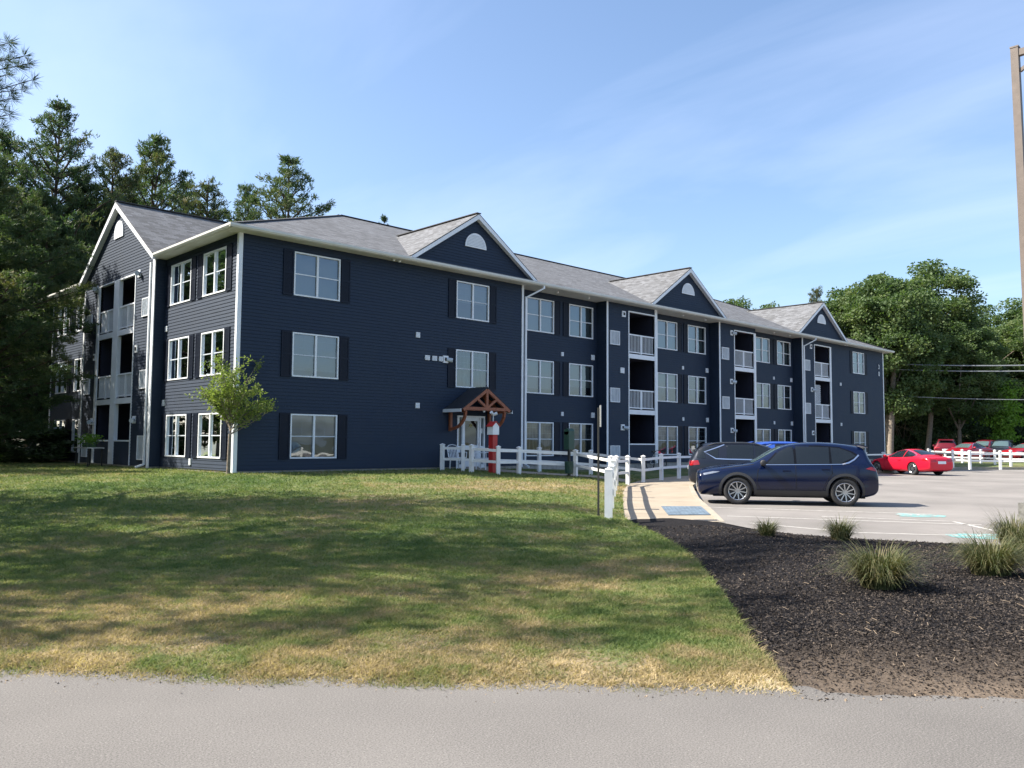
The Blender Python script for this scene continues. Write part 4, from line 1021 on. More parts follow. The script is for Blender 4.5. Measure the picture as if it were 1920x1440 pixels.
import copy as _cp
EQ=_cp.deepcopy(SUV); EQ['surround']=None; EQ['spoiler']=(4.2,4.5,1.60,.56); EQ.update(L=4.65,twin=False,spokes=6,mirror=(1.7,1.07),wr=.35,rails=(2.2,4.0,.58),railpaint=False)
EQ['st']=[(0,.62,.34,.64,.74,.46),(.05,.74,.27,.74,.84,.56),(.28,.85,.22,.90,.99,.62),(.8,.91,.21,1.0,1.08,.68),(1.25,.92,.21,1.03,1.13,.70),(1.5,.92,.21,1.05,1.22,.66),(2.02,.92,.21,1.05,1.56,.60),(2.45,.92,.21,1.06,1.66,.60),(3.1,.92,.21,1.07,1.68,.60),(3.8,.92,.21,1.08,1.66,.59),(4.25,.90,.22,1.09,1.60,.565),(4.46,.87,.25,1.07,1.30,.60),(4.58,.84,.29,1.02,1.08,.62),(4.65,.76,.36,.82,.92,.52)]
EQ['side_glass']=[[(1.75,1.10),(2.45,1.10),(2.45,1.54),(2.30,1.54),(2.05,1.42)],[(2.51,1.10),(3.38,1.11),(3.38,1.55),(2.51,1.56)],[(3.66,1.12),(3.66,1.46),(4.02,1.34),(3.80,1.16)],[(4.08,1.10),(4.38,1.12),(4.30,1.44),(3.72,1.52),(3.72,1.50),(4.12,1.32)]]
EQ['chrome']=[([(1.65,1.07),(3.4,1.085),(3.75,1.10),(4.12,1.32),(3.62,1.50),(3.45,1.57)],.035)]
EQ['side_lamps']=[([(.16,.80),(.62,.90),(.66,.95),(.40,.94),(.14,.88)],'lamp_clear'),([(4.28,.90),(4.60,.86),(4.60,1.02),(4.33,1.04)],'tail_red')]
EQ['rear_glass']=[(4.29,.5),(4.29,-.5),(4.42,-.54),(4.42,.54)]
def place(cx_,cy_,hx,hy): return (cx_,cy_,0),math.atan2(hy,hx)
# near navy suv : nose toward the sidewalk
f=Vector(at(1384,22.5)); r_=Vector(at(1583,22.0)); ax_=(f-r_).normalized(); near=Vector((-ax_.y,ax_.x))
ctr_near=(f+r_)/2; 
if near.dot(Vector((CX,CY))-ctr_near)<0: near=-near
ctr=(f+r_)/2 - near*.90 + ax_*(-(4.55/2-.97-1.35)) 
loc=(ctr.x,ctr.y,0)
make_car('suv_car','glossy navy blue suv with chrome window line parked nose to the sidewalk, nearest car','car',SUV,'paint_navy',loc,math.atan2(ax_.y,ax_.x),'cars parked beside the building')
# slate suv: rear to the sidewalk
q=at(1291,28.6); rear=Vector(q); axr=Vector((-ax_.x,-ax_.y)); nr_=near
ctr=rear-nr_*.92*1+axr*(4.65/2)
make_car('suv_car','dark slate suv backed in behind the navy suv, red taillight over the curb','car',EQ,'paint_slate',(ctr.x,ctr.y,0),math.atan2(axr.y,axr.x),'cars parked beside the building')
q=at(1392,35.5); ctr=Vector(q)+axr*2.3
BL=_cp.deepcopy(EQ); BL.update(rails=(1.9,4.1,.62),railpaint=True,cladding=False)
make_car('suv_car','bright blue suv mostly hidden behind the slate suv, only roof and rails showing','car',BL,'paint_blue',(ctr.x,ctr.y,.05),math.atan2(axr.y,axr.x),'cars parked beside the building')
# red coupe
pa=Vector(at(1712,45.5)); pb=Vector(at(1648,48.0)); axc=(pb-pa).normalized()
nn=Vector((-axc.y,axc.x)); 
if nn.dot(Vector((CX,CY))-pa)<0: nn=-nn
rearw=pa-nn*.85; ctr=rearw+axc*(4.83/2-.0 - (4.83-.97-2.73) )
make_car('coupe_car','shiny red two door coupe parked across the lot facing the building','car',COUPE,'paint_red',(ctr.x,ctr.y,0),math.atan2(axc.y,axc.x),'cars parked beside the building')
# far cars
for px,D,sp,pm,hd,lab in ((1777,71,EQ,'paint_maroon',1.05,'dark maroon suv, leftmost car in the row behind the far white fences'),
    (1815,68.5,COUPE,'paint_crimson',PI+.55,'red sedan with its hood toward the maroon suv, behind the far white fences'),
    (1846,73.5,SUV,'paint_maroon',PI+.75,'dull red suv roof right behind the red sedan in the far row'),
    (1880,71,SUV,'paint_dark',PI+.9,'black suv between two red cars in the far row behind the fences'),
    (1926,69,COUPE,'paint_crimson',PI+.4,'dark red car cut by the right edge of the picture in the far row')):
    x,y=at(px,D); sp=_cp.deepcopy(sp); sp['cladding']=False; sp['seams']=[]
    make_car('parked_car',lab,'car',sp,pm,(x,y,.45 if D>76 else .45),hd-YAW,'far cars behind the fences')
# ---------------------------------------------------------------- street furniture
def box_obj(name,mat,parent,*b): 
    m=MB(); m.box(*b); return m.build(name,mat,parent)
# square light pole at the right edge
px_,py_=at(1921,10.2)
px_,py_=at(1942,15.3)
LP=wthing('light_pole','tall square bronze light pole on grey weathered base at right edge','light pole',(px_,py_,0))
ang=YAW+.80; c_,s_=math.cos(ang),math.sin(ang)
def rbox(m,x,y,hx,hy,z0,z1):
    q=[(x+c_*a+s_*b,y-s_*a+c_*b,z0) for a,b in ((-hx,-hy),(hx,-hy),(hx,hy),(-hx,hy))]; m.prism(q,(0,0,z1-z0))
m=MB(); rbox(m,px_,py_,.064,.064,.55,9.0); m.v=[(a-rt.x*.013*(b_-.5),b-rt.y*.013*(b_-.5),b_) for a,b,b_ in m.v]; tx,ty=px_-rt.x*.11,py_-rt.y*.11; m.build('pole_shaft','bronze_metal',LP,recalc=True)
m=MB(); rbox(m,px_,py_,.24,.24,-.1,.58); m.build('pole_base','grey_board',LP,recalc=True)
m=MB(); rbox(m,px_,py_,.14,.14,.582,.70); m.build('base_cover','bronze_metal',LP,recalc=True)
m=MB(); rbox(m,tx,ty,.072,.072,9.001,9.03); m.build('pole_cap','bronze_metal',LP,recalc=True)
dx,dy=c_,-s_
m=MB(); m.bar((tx+dx*.066,ty+dy*.066,8.90),(tx+dx*.9,ty+dy*.9,8.90),.10,.12); arm=m.build('lamp_arm','bronze_metal',LP)
m=MB(); m.bar((tx+dx*.905,ty+dy*.905,8.88),(tx+dx*1.7,ty+dy*1.7,8.88),.36,.16); m.build('lamp_housing','bronze_metal',arm)
m=MB(); m.bar((tx+dx*.07,ty+dy*.07,8.55),(tx+dx*.5,ty+dy*.5,8.83),.06,.06); m.build('arm_brace','bronze_metal',LP)
# pet waste station
x,y=at(1067,30.6); z=hz(x,y)
T=wthing('waste_station','dark green pet waste station on a post behind the entrance walk fence','waste station',(x,y,z))
box_obj('post','black_metal',T,x-.04,x+.04,y-.04,y+.04,z-.1,z+1.15)
m=MB(); m.box(x-.15,x+.15,y-.12,y+.12,z+.98,z+1.62); m.cyl((x-.15,y,z+1.62),(x+.15,y,z+1.62),.12,.12,14); m.build('bag_box','green_metal',T)
m=MB(); m.box(x+.152,x+.16,y-.1,y+.1,z+1.1,z+1.55); m.build('box_plate','galvanised',T)
m=MB(); m.lathe([(.001,.12),(.15,.12),(.17,.55),(.001,.55)],(0,0,1),(x,y,z),14); m.build('waste_can','green_metal',T,recalc=True)
# edge-on parking sign
x,y=at(1122,17.8); z=hz(x,y)
T=wthing('parking_sign','thin black sign post left of tall white fence post, plate seen edge on','sign',(x,y,z))
m=MB(); m.bar((x,y,z-.1),(x+.0,y,z+2.28),.028,.035,(0,1,0)); m.build('post','black_metal',T)
dd=Vector((fw.x,fw.y,0)).normalized(); dr_=Vector((-dd.y,dd.x,0))
m=MB(); m.bar((x+.035*dr_.x*-1-.22*dd.x,y+.035*dr_.y*-1-.22*dd.y,z+2.1),(x-.035*dr_.x+.08*dd.x,y-.035*dr_.y+.08*dd.y,z+2.1),.012,.45); m.build('sign_plate','galvanised',T)
# red alarm post
x,y=at(924,30.2); z=hz(x,y)
T=wthing('alarm_post','red square post topped by a small white house shaped box in front of the door','post',(x,y,z))
box_obj('post','red_post',T,x-.11,x+.11,y-.11,y+.11,z-.1,z+1.36)
m=MB(); m.box(x-.15,x+.15,y-.15,y+.15,z+1.362,z+1.66); m.prism([(x-.15,y-.15,z+1.66),(x+.15,y-.15,z+1.66),(x,y-.15,z+1.8)],(0,.3,0)); b_=m.build('box','white_trim',T,recalc=True)
m=MB(); 
for s in (-1,1): m.prism([(x,y-.18,z+1.82),(x+s*.19,y-.18,z+1.645),(x+s*.19,y-.18,z+1.665),(x,y-.18,z+1.84)],(0,.36,0))
m.build('box_roof','red_post',b_,recalc=True)
m=MB(); m.cyl((x,y,z+1.83),(x,y,z+2.1),.02,n=8); m.cyl((x-.02,y,z+2.08),(x-.14,y-.05,z+2.16),.05,.06,10); m.cyl((x+.02,y,z+2.08),(x+.12,y-.08,z+2.13),.05,.06,10); m.build('beacon','grille_metal',T)
# white chairs by the door
def chair(label,x,y,rz):
    z=hz(x,y)+.02; T=thing('plastic_chair',label,'chair',(x,y,z),rz,'white chairs by the entrance')
    m=MB()
    for a in (-.22,.22):
        for b in (-.2,.2): m.bar((a,b,0),(a*.92,b*.92,.42),.035,.035,(0,1,0))
    m.build('legs','white_trim',T)
    m=MB(); m.box(-.25,.25,-.24,.24,.42,.445); m.build('seat','white_trim',T)
    m=MB(); 
    for k in np.linspace(-.22,.22,7): m.bar((k,.24,.445),(k*1.02,.33,.84),.028,.012,(0,1,0))
    m.tube([(-.25,.24,.445),(-.27,.32,.8),(-.18,.34,.9),(0,.345,.93),(.18,.34,.9),(.27,.32,.8),(.25,.24,.445)],.015); m.build('backrest','white_trim',T)
    m=MB()
    for s in (-1,1): m.tube([(s*.26,.26,.63),(s*.27,0,.66),(s*.26,-.22,.64),(s*.24,-.22,.44)],.016)
    m.build('armrest','white_trim',T)
chair('white plastic garden chair left of the entrance door, behind the fence',8.75,-.65,R(0))
chair('white plastic garden chair right in front of the entrance door behind the fence post',9.75,-1.0,R(25))
# patio things on the left side
x,y=-1.3,9.6; z=hz(x,y)
T=wthing('patio_table','small grey patio table with plants under the left balconies','table',(x,y,z))
m=MB(); m.box(x-.3,x+.3,y-.8,y+.8,z+.70,z+.74); m.build('table_top','galvanised',T)
for a in (-.25,.25):
    for b in (-.7,.7): box_obj('leg','black_metal',T,x+a-.02,x+a+.02,y+b-.02,y+b+.02,z,z+.70)
# bicycle at the ground floor balcony
x,y=21.5,-.55; z=hz(x,y)
T=wthing('bicycle','dark bicycle leaning at the ground floor patio behind the white fence','bicycle',(x,y,z))
for s in (-.5,.5):
    m=MB(); m.lathe([(.30,-.018),(.335,-.018),(.34,0),(.335,.018),(.30,.018),(.30,-.018)],(0,1,0),(x+s,y,z+.34),24)
    for k in range(12): a=2*PI*k/12; m.cyl((x+s,y,z+.34),(x+s+.3*math.cos(a),y,z+.34+.3*math.sin(a)),.004,n=4)
    m.build('wheel','tyre_rubber',T)
m=MB(); bb_=(x-.05,y,z+.32); m.tube([(x-.5,y,z+.34),bb_,(x+.28,y,z+.78),(x-.18,y,z+.80),bb_],.018); m.tube([(x-.18,y,z+.80),(x-.5,y,z+.34)],.012); m.tube([(x+.28,y,z+.85),(x+.5,y,z+.34)],.016); m.build('frame','galvanised',T)
m=MB(); m.tube([(x+.30,y-.22,z+.98),(x+.27,y,z+.95),(x+.30,y+.22,z+.98)],.014); m.build('handlebar','black_metal',T)
m=MB(); m.bar((x-.32,y,z+.90),(x-.08,y,z+.92),.12,.05); m.bar((x-.19,y,z+.78),(x-.2,y,z+.9),.025,.025,(0,1,0)); m.build('saddle','black_metal',T)
# dumpster + far utility cabinet
x,y=at(1716,92); T=wthing('dumpster','green metal dumpster standing under the trees beyond the red coupe','dumpster',(x,y,.3))
m=MB(); m.prism([(x-1.4,y-1,.4),(x+1.4,y-1,.4),(x+1.4,y-1.0,2.1),(x-1.4,y-1.0,2.1)],(0,2,0)); 
for k in np.linspace(-1.2,1.2,6): m.box(x+k-.06,x+k+.06,y-1.06,y-.999,.5,2.0)
m.build('bin','dumpster_green',T,recalc=True)
m=MB(); m.prism([(x-1.45,y-1.05,2.102),(x+1.45,y-1.05,2.102),(x+1.45,y+1.05,2.5),(x-1.45,y+1.05,2.5)],(0,0,.05)); m.build('lid','green_metal',T,recalc=True)
# power lines
for k,(za,zb_,r_) in enumerate(((9.6,9.1,.05),(9.1,8.6,.045),(6.7,6.0,.03))):
    a=Vector((*at(1560,80),za)); b=Vector((*at(2300,68),zb_+.0)); pts=[]
    for t_ in np.linspace(0,1,25): p=a.lerp(b,t_); p.z-=.7*4*t_*(1-t_); pts.append(p)
    m=MB(); m.tube(pts,r_,5); o=m.build('power_line','wire_grey'); tag(o,('uppermost of the power lines crossing the trees right of the building','middle power line crossing the trees right of the building','lowest thin power line crossing the trees right of the building')[k],'power line',group='power lines')
for px,D in ((1560,80),(2300,68)):
    x,y=at(px,D); T=wthing('utility_pole','wooden utility pole carrying the power lines '+('behind the far end of the building' if px<1900 else 'beyond the right edge of the lot'),'utility pole',(x,y,0)); m=MB(); m.cyl((x,y,-.1),(x,y,10.3),.16,.11,10); m.build('shaft','bark_grey',T); m=MB(); m.bar((x-.1,y-1,9.6),(x-.1,y+1,9.6),.1,.1); m.build('crossarm','bark_grey',T)
# ---------------------------------------------------------------- vegetation
def leaf_quads(c,L,Wd,dirs=None,rng=RNG,up=.3):
    """rhombic leaves at points c (N,3); L,Wd length/width arrays; dirs (N,3) long axis"""
    n=len(c)
    if dirs is None:
        dirs=rng.normal(size=(n,3)); dirs[:,2]*=.6
    dirs=dirs/np.linalg.norm(dirs,axis=1,keepdims=True)
    a=rng.normal(size=(n,3)); a[:,2]*=.5; sd=np.cross(dirs,a); sd/=np.linalg.norm(sd,axis=1,keepdims=True)+1e-9
    L=np.broadcast_to(L,(n,))[:,None]; Wd=np.broadcast_to(Wd,(n,))[:,None]
    p0=c; p1=c+dirs*L*.45+sd*Wd*.5; p2=c+dirs*L; p3=c+dirs*L*.45-sd*Wd*.5
    v=np.stack([p0,p1,p2,p3],1).reshape(-1,3); f=np.arange(4*n).reshape(-1,4); return v,f
def limb(m,p,q,r0,r1,bend=.0,n=4,sides=6,rng=random):
    p=Vector(p);q=Vector(q);pts=[]
    off=Vector((rng.uniform(-1,1),rng.uniform(-1,1),rng.uniform(-.3,.6)))*bend
    for i in range(n+1):
        t_=i/n; pts.append(p.lerp(q,t_)+off*math.sin(PI*t_))
    for i in range(n): m.cyl(pts[i],pts[i+1],r0+(r1-r0)*i/n,r0+(r1-r0)*(i+1)/n,sides,cap=False)
    return pts
def pine_data(seed,H=18,rad=3.6,z0=3.0,tufts=1.0,nl=.26,nw=.045,nper=11,flat=.25,trunk_r=.22,step=.62):
    rs=random.Random(seed); rg=np.random.default_rng(seed); m=MB()
    tp=limb(m,(0,0,-.3),(rs.uniform(-.3,.3),rs.uniform(-.3,.3),H),trunk_r,.03,.15,10,8,rs)
    C=[];Dn=[]
    z=z0
    while z<H-.3:
        k=(z-z0)/(H-z0); prof=math.sin(PI*min(1,.22+.80*k))**.8 if k<.35 else (1-((k-.35)/.65)**1.15)*1.0+.06
        nb=rs.randint(4,6); a0=rs.uniform(0,6.28)
        for b in range(nb):
            a=a0+2*PI*b/nb+rs.uniform(-.35,.35); ln=rad*prof*rs.uniform(.55,1.15)
            if k<.3 and rs.random()<.3: ln*=.4
            el=rs.uniform(.0,.35)+k*.5
            p=Vector((0,0,z)); d=Vector((math.cos(a)*math.cos(el),math.sin(a)*math.cos(el),math.sin(el))); q=p+d*ln; q.z+=.08*ln
            limb(m,p,q,.045+.012*ln,.012,.12,3,4,rs)
            nt=int((4+ln*6.5)*tufts)
            for t_ in range(nt):
                u=rs.uniform(.25,1.02)**.8; c=p+(q-p)*u; w=.16*ln*(1.15-u)+.12; c=c+Vector((rs.gauss(0,w),rs.gauss(0,w),rs.gauss(0,w*flat)+.05))
                C.append(c); dd=d*1.0+Vector((rs.gauss(0,.5),rs.gauss(0,.5),rs.uniform(0,.7))); Dn.append(dd)
        z+=step*rs.uniform(.7,1.3)
    C=np.array([tuple(c) for c in C]);Dn=np.array([tuple(c) for c in Dn])
    n=len(C); cc=np.repeat(C,nper,0)+rg.normal(size=(n*nper,3))*.05; dn=np.repeat(Dn/np.linalg.norm(Dn,axis=1,keepdims=True),nper,0)*.8+rg.normal(size=(n*nper,3))*.75
    v,f=leaf_quads(cc,rg.uniform(.7,1.2,n*nper)*nl,nw,dn,rg)
    return m,v,f
def decid_data(seed,H=18,rad=5,z0=5,ncl=70,per=420,ls=.30,trunk_r=.3,squash=1.0,cl=1.25):
    rs=random.Random(seed); rg=np.random.default_rng(seed); m=MB()
    fork=z0*.9; top=Vector((rs.uniform(-.4,.4),rs.uniform(-.4,.4),fork)); limb(m,(0,0,-.3),top,trunk_r,trunk_r*.7,.15,5,9,rs)
    cz=(H+z0)/2; hz_=(H-z0)/2; C=[]
    for i in range(ncl):
        for _ in range(30):
            u=rg.normal(size=3); u/=np.linalg.norm(u); r=rs.uniform(.45,1.0)**.5
            p=Vector((u[0]*rad*r,u[1]*rad*r,cz+u[2]*hz_*r))
            if p.z>z0*.9: break
        C.append(p)
    for i in range(7):
        a=2*PI*i/7+rs.uniform(-.3,.3); e=top+Vector((math.cos(a)*rad*.45,math.sin(a)*rad*.45,(H-fork)*rs.uniform(.4,.75)))
        limb(m,top,e,trunk_r*.45,trunk_r*.14,.5,4,6,rs)
        for c in rs.sample(C,5):
            if (c-e).length<rad: limb(m,e,c,trunk_r*.13,.02,.2,2,4,rs)
    V=[]
    for c in C:
        n=int(per*rs.uniform(.6,1.3)); r=cl*rs.uniform(.7,1.25)
        u=rg.normal(size=(n,3)); u/=np.linalg.norm(u,axis=1,keepdims=True); rr=rg.uniform(0,1,(n,1))**.45
        V.append(np.array(tuple(c))+u*rr*np.array([r,r,r*.62]))
    P=np.concatenate(V); v,f=leaf_quads(P,rg.uniform(.6,1.3,len(P))*ls,rg.uniform(.4,.8,len(P))*ls,None,rg); return m,v,f
PROTO={}
def tree_proto(key,data,leafm,barkm,nm):
    m,v,f=data
    T=thing(nm,'x','tree',(0,0,0)); 
    c=npmesh('crown',v,f,leafm,T); t_=m.build('trunk',barkm,T,smooth=True)
    PROTO[key]=[T,c,t_,0]; return T
def plant(key,x,y,z,label,s=1,sz=None,rot=None,group=None,cat='tree',mat=None):
    T,c,t_,used=PROTO[key]
    if used:
        r=T.copy(); link(r)
        for ch in (c,t_): d=ch.copy(); link(d); d.parent=r
    else: r=T; PROTO[key][3]=1
    r.location=(x,y,z); r.rotation_euler=(0,0,random.uniform(0,6.28) if rot is None else rot); r.scale=(s,s,sz or s)
    r['label']=label; r['category']=cat
    if 'group' in r: del r['group']
    if group: r['group']=group
    return r
def at2(D,rc):
    h=Vector((math.sin(YAW),math.cos(YAW))); q=Vector((math.cos(YAW),-math.sin(YAW))); p=Vector((CX,CY))+h*D+q*rc; return p.x,p.y
tree_proto('pineA',pine_data(11,18,5.0,3,1.35,.25,.05,12),'pine_needles','bark_pine','pine_tree')
tree_proto('pineB',pine_data(12,17,4.5,4,1.35,.25,.05,12),'pine_needles_dry','bark_pine','pine_tree')
tree_proto('pineC',pine_data(13,18,5.4,2,1.35,.25,.05,12),'pine_needles','bark_pine','pine_tree')
tree_proto('pineN',pine_data(14,16,4.4,1.2,2.9,.19,.038,17,flat=.3,trunk_r=.24,step=.5),'pine_needles','bark_pine','pine_tree')
tree_proto('oakA',decid_data(21,20,5.8,4.5,135,380,.30,cl=1.35),'oak_leaves','bark_grey','oak_tree')
tree_proto('oakB',decid_data(22,18,5.4,3.5,125,380,.30,cl=1.3),'oak_leaves','bark_grey','oak_tree')
tree_proto('oakC',decid_data(23,17,5.2,2,95,420,.30),'dark_leaves','bark_grey','maple_tree')
tree_proto('shade',decid_data(31,17,5.4,4,38,105,.30),'oak_leaves','bark_grey','maple_tree')
tree_proto('shadepine',pine_data(32,18,3.8,3,.5,.26,.05,9),'pine_needles','bark_pine','pine_tree')
tree_proto('bush',decid_data(24,5,2.4,.3,40,260,.22,.08,cl=.8),'dark_leaves','bark_grey','shrub')
GL='tall pines behind and left of the building'
def tz(px,ytop,D):
    d=fw+rt*((px-960)/F_PX)-up*((ytop-720)/F_PX); h=Vector((math.sin(YAW),math.cos(YAW),0)); t_=D/(d.x*h.x+d.y*h.y); return EYE+d.z*t_
def topat(key,px,ytop,D,label,H0,wid=1,z=.3,**k):
    x,y=at(px,D); h=tz(px,ytop,D)-z; return plant(key,x,y,z,label,wid,h/H0,**k)
topat('pineA',82,196,51,'tall pine with pointed green top, highest of the pines left of the building',18,1.1,group=GL)
topat('pineB',190,276,54,'slimmer pine with browning needles between the tallest pine and the left gable',17,1.0,group=GL)
topat('pineC',272,262,57,'tall pine rising straight behind the left gable peak',18,1.1,group=GL)
topat('pineB',372,338,54,'dark rounded pine top over the shingle roof right of the left gable',17,1.05,group=GL)
topat('pineA',527,298,56,'lone pine with brown tinged top behind the front roof corner',18,1.15,group=GL)
topat('pineC',448,352,64,'small pale pine top between the lone pine and the dark rounded one',18,.9,group=GL)
topat('pineC',-25,250,50,'pine at the left picture edge behind the near one, top just under the overhanging branch',18,1.05,group=GL)
topat('pineA',130,330,52,'pine filling the gap behind the tallest pine and the browning one',18,1.1,group=GL)
topat('pineC',-60,300,52,'pine mostly beyond the left edge of the picture, its branches reaching in',18,1.2,group=GL)
topat('pineB',228,330,62,'far pine low behind the left gable rake',17,1.2,group=GL)
topat('pineA',330,345,66,'far pine peeping over the shingle roof beside the gable ridge',18,1.1,group=GL)
topat('pineC',50,380,60,'dark far pine deep in the wood left of the building',18,1.4,group=GL)
topat('oakC',110,470,53,'dark leafy tree under the pines left of the building',17,1.0,group=GL)
topat('oakC',-10,480,52,'dark leafy tree under the pines at the left edge',17,1.0,group=GL)
topat('oakC',60,520,60,'dark leafy tree deep in the wood by the far left building corner',17,1.1,group=GL)
topat('oakC',95,560,66,'low dark maple at the back of the wood left of the building',17,1.2,group=GL)
topat('pineN',-65,285,33.5,'large near pine at left edge, brown boughs before the left end of the building',16,1.05,group=GL)
topat('pineN',60,360,48,'loose branched pine at the far left corner of the building',16,.85,group=GL)
topat('bush',40,800,42,'dark shrub at the foot of the pines left of the building',5,1.3,group='undergrowth left of the building')
topat('bush',-20,790,38,'dark shrub at the left edge under the near pine',5,1.4,group='undergrowth left of the building')
topat('bush',75,815,48,'small dark shrub beside the far left building corner',5,1.2,group='undergrowth left of the building')
for px,yt,D,lab in ((712,408,70,'tiny tree top poking over the main roof ridge left of the first front gable'),):
    topat('pineA',px,yt,D,lab,18,.5)
topat('oakB',1392,564,95,'green tree top showing between the second and third front gables',18,.9)
topat('oakA',1352,575,100,'low tree top just right of the second front gable',20,.8)
topat('pineB',1537,538,92,'thin pine top just left of the big leafy trees',17,.7)
topat('oakB',1455,574,100,'low tree top just left of the third front gable peak',18,.8)
GR='leafy trees beyond the far end of the lot'
for key,px,yt,D,w,lab,H0 in (('oakA',1615,545,84,1.0,'broad green tree right behind the third front gable',20),('oakB',1575,570,88,.95,'yellowish green tree directly over the right end of the roof',18),
  ('oakA',1722,500,88,1.15,'tallest leafy tree right of the building, pale trunk showing',20),('oakB',1668,520,80,.95,'tall leafy tree whose bare trunk stands beside the building end',18),
  ('oakC',1775,560,92,1.0,'darker tree right of the tallest leafy one',17),('oakA',1800,600,84,.8,'loose crowned tree with sky showing through, left of the gap',20),
  ('oakA',1900,565,104,1.2,'yellow green tree at the right edge beyond the gap',20),('oakB',1950,580,95,1.1,'leafy tree cut by the right edge of the picture',18),
  ('oakC',1845,655,100,1.1,'dark tree low in the gap before the right edge',17),('oakC',1700,640,108,1.3,'dark tree filling behind the pale trunks',17),('oakC',1790,660,112,1.3,'dark tree behind the power lines',17),('oakC',1640,650,110,1.2,'dark tree at the back beside the building end',17),
  ('oakC',1890,680,112,1.3,'dark tree at the back by the right edge',17),('oakC',1960,660,100,1.3,'dark tree cut by the right edge, below the yellow green one',17),('oakB',2040,560,95,1.3,'leafy tree outside the right edge',18)):
    topat(key,px,yt,D,lab,H0,w,.3,group=GR)
for px,yt,D,w,lab in ((1692,735,88,1.3,'shrub under the trees between the two pale trunks'),(1735,770,90,1.2,'round shrub beside the dumpster'),(1790,765,98,1.4,'dark shrub behind the maroon suv'),(1840,770,98,1.4,'dark shrub behind the red sedan'),(1915,765,97,1.4,'dark shrub at the right edge behind the far cars'),(1665,790,98,1.2,'low shrub between the building end and the dumpster'),(1870,740,106,1.6,'tall dark shrub behind the vine clad tree')):
    topat('bush',px,yt,D,lab,5,w,.3,group='undergrowth beyond the far lot',cat='shrub')
# tall bare trunks (pines with high crown)
for px,D,lab in ((1669,78,'tall pale bare trunk beside the right end of the building'),(1737,84,'pale forked trunk in the middle of the right hand trees')):
    x,y=at(px,D); T=wthing('tree_stem',lab,'tree',(x,y,.2)); m=MB(); limb(m,(x,y,-.2),(x+.5,y-.6,11.5),.27,.18,.3,6,9); m.build('trunk','bark_grey',T,smooth=True)
    rg=np.random.default_rng(int(px)); c=np.array([x+.5,y-.6,12.0])+rg.normal(size=(5000,3))*np.array([1.3,1.3,1.6]); v,f=leaf_quads(c,.3,.2,None,rg); v=v-np.array([x,y,.2]); npmesh('crown',v,f,'oak_leaves',T)
# vine clad small tree
x,y=at(1884,82); T=wthing('vine_tree','small bright green vine covered tree in front of the dark wood','tree',(x,y,.3)); m=MB(); limb(m,(x,y,0),(x,y,6),.14,.05,.2,5,7); m.build('trunk','bark_grey',T)
rg=np.random.default_rng(5); n=5000; zz=rg.uniform(.4,7.5,n); wd=np.where(zz<3.2,.55,np.where(zz<5,1.0,.8))*(.6+.5*np.sin(zz*2.2)**2)
c=np.stack([rg.normal(size=n)*wd,rg.normal(size=n)*wd,zz],1); v,f=leaf_quads(c,.26,.2,None,rg); npmesh('crown',v,f,'vine_leaves',T)
# trees out of frame on the left that shade the lawn
GS='trees beyond the left edge of the picture'
for key,D,rc,sc,H,lab in (('shade',9.4,-14.0,.60,17,'leafy tree left of the camera by the road'),('shadepine',12.6,-14.5,.85,20.5,'pine left of the lawn, second from the road'),('shade',15.4,-15.5,.58,18,'leafy tree left of the lawn in the middle of the row'),
    ('shadepine',18.2,-16.8,.85,18.5,'pine left of the lawn, last in the row before the building'),('shadepine',10.8,-20,1.0,23,'tall pine in the second row left of the road'),('shade',15,-23,.75,22,'tall leafy tree in the second row left of the lawn'),('pineA',27,-27.5,.9,15.5,'pine in the second row by the building')):
    x,y=at2(D,rc); base={'shade':17,'shadepine':18,'pineA':18}[key]
    plant(key,x,y,.2,lab,sc,H/base,group=GS)
GW='wood far left of the building'
for i,(D,rc,key,H) in enumerate(((2,-34,'oakC',17),(8,-38,'pineA',18),(14,-36,'oakC',17),(20,-40,'pineC',18),(26,-38,'oakB',17),(32,-42,'pineA',18),(38,-36,'oakC',17),(43,-31,'pineC',18),(5,-46,'pineC',19),(17,-48,'oakB',19),(29,-50,'pineA',19),(48,-38,'oakC',18),(-4,-38,'oakB',18),(-10,-32,'pineA',18))):
    x,y=at2(D,rc); nm=('leafy tree','dark pine')[key.startswith('pine')]
    plant(key,x,y,.2,'%s in the wood well outside the left edge of the picture'%nm,1.15,H/{'oakC':17,'oakB':18,'pineA':18,'pineC':18}[key],group=GW)
# pine bough reaching in at the upper left
x0,y0=at2(17.5,-15.5)
T=wthing('pine_tree','slender pine with long needled boughs hanging into the upper left corner','tree',(x0,y0,.2))
m=MB(); limb(m,(x0,y0,0),(x0+.2,y0,13.5),.2,.04,.1,8,8); rs=random.Random(3); C=[];Dn=[]
def PX(px,yy,D):
    d=fw+rt*((px-960)/F_PX)-up*((yy-720)/F_PX); h=Vector((math.sin(YAW),math.cos(YAW),0)); t_=D/(d.x*h.x+d.y*h.y); return Vector((CX,CY,EYE))+d*t_
tips=[(18,80),(45,105),(60,150),(30,125),(52,120),(12,140),(40,168),(22,185),(8,110),(-20,100),(-30,160),(5,205),(18,215),(-15,190),(-40,230),(-60,130),(-5,165),(2,238)]
for i,(px,yy) in enumerate(tips):
    e=PX(px,yy,17.5+rs.uniform(-.5,.5)); s_=Vector((x0+.1,y0,e.z-1.0-rs.uniform(0,.5))); mid_=s_.lerp(e,.6); 
    limb(m,s_,e,.03,.008,.15,5,5,rs); C+=[e]*50+[e.lerp(s_,.05)]*34+[e.lerp(s_,.11)]*24; Dn+=[(e-s_).normalized()]*108
    for k in range(5):
        q=s_.lerp(e,rs.uniform(.6,.95))+Vector((rs.gauss(0,.12),rs.gauss(0,.12),rs.gauss(0,.1))); C+=[q]*30; Dn+=[(e-s_).normalized()]*30
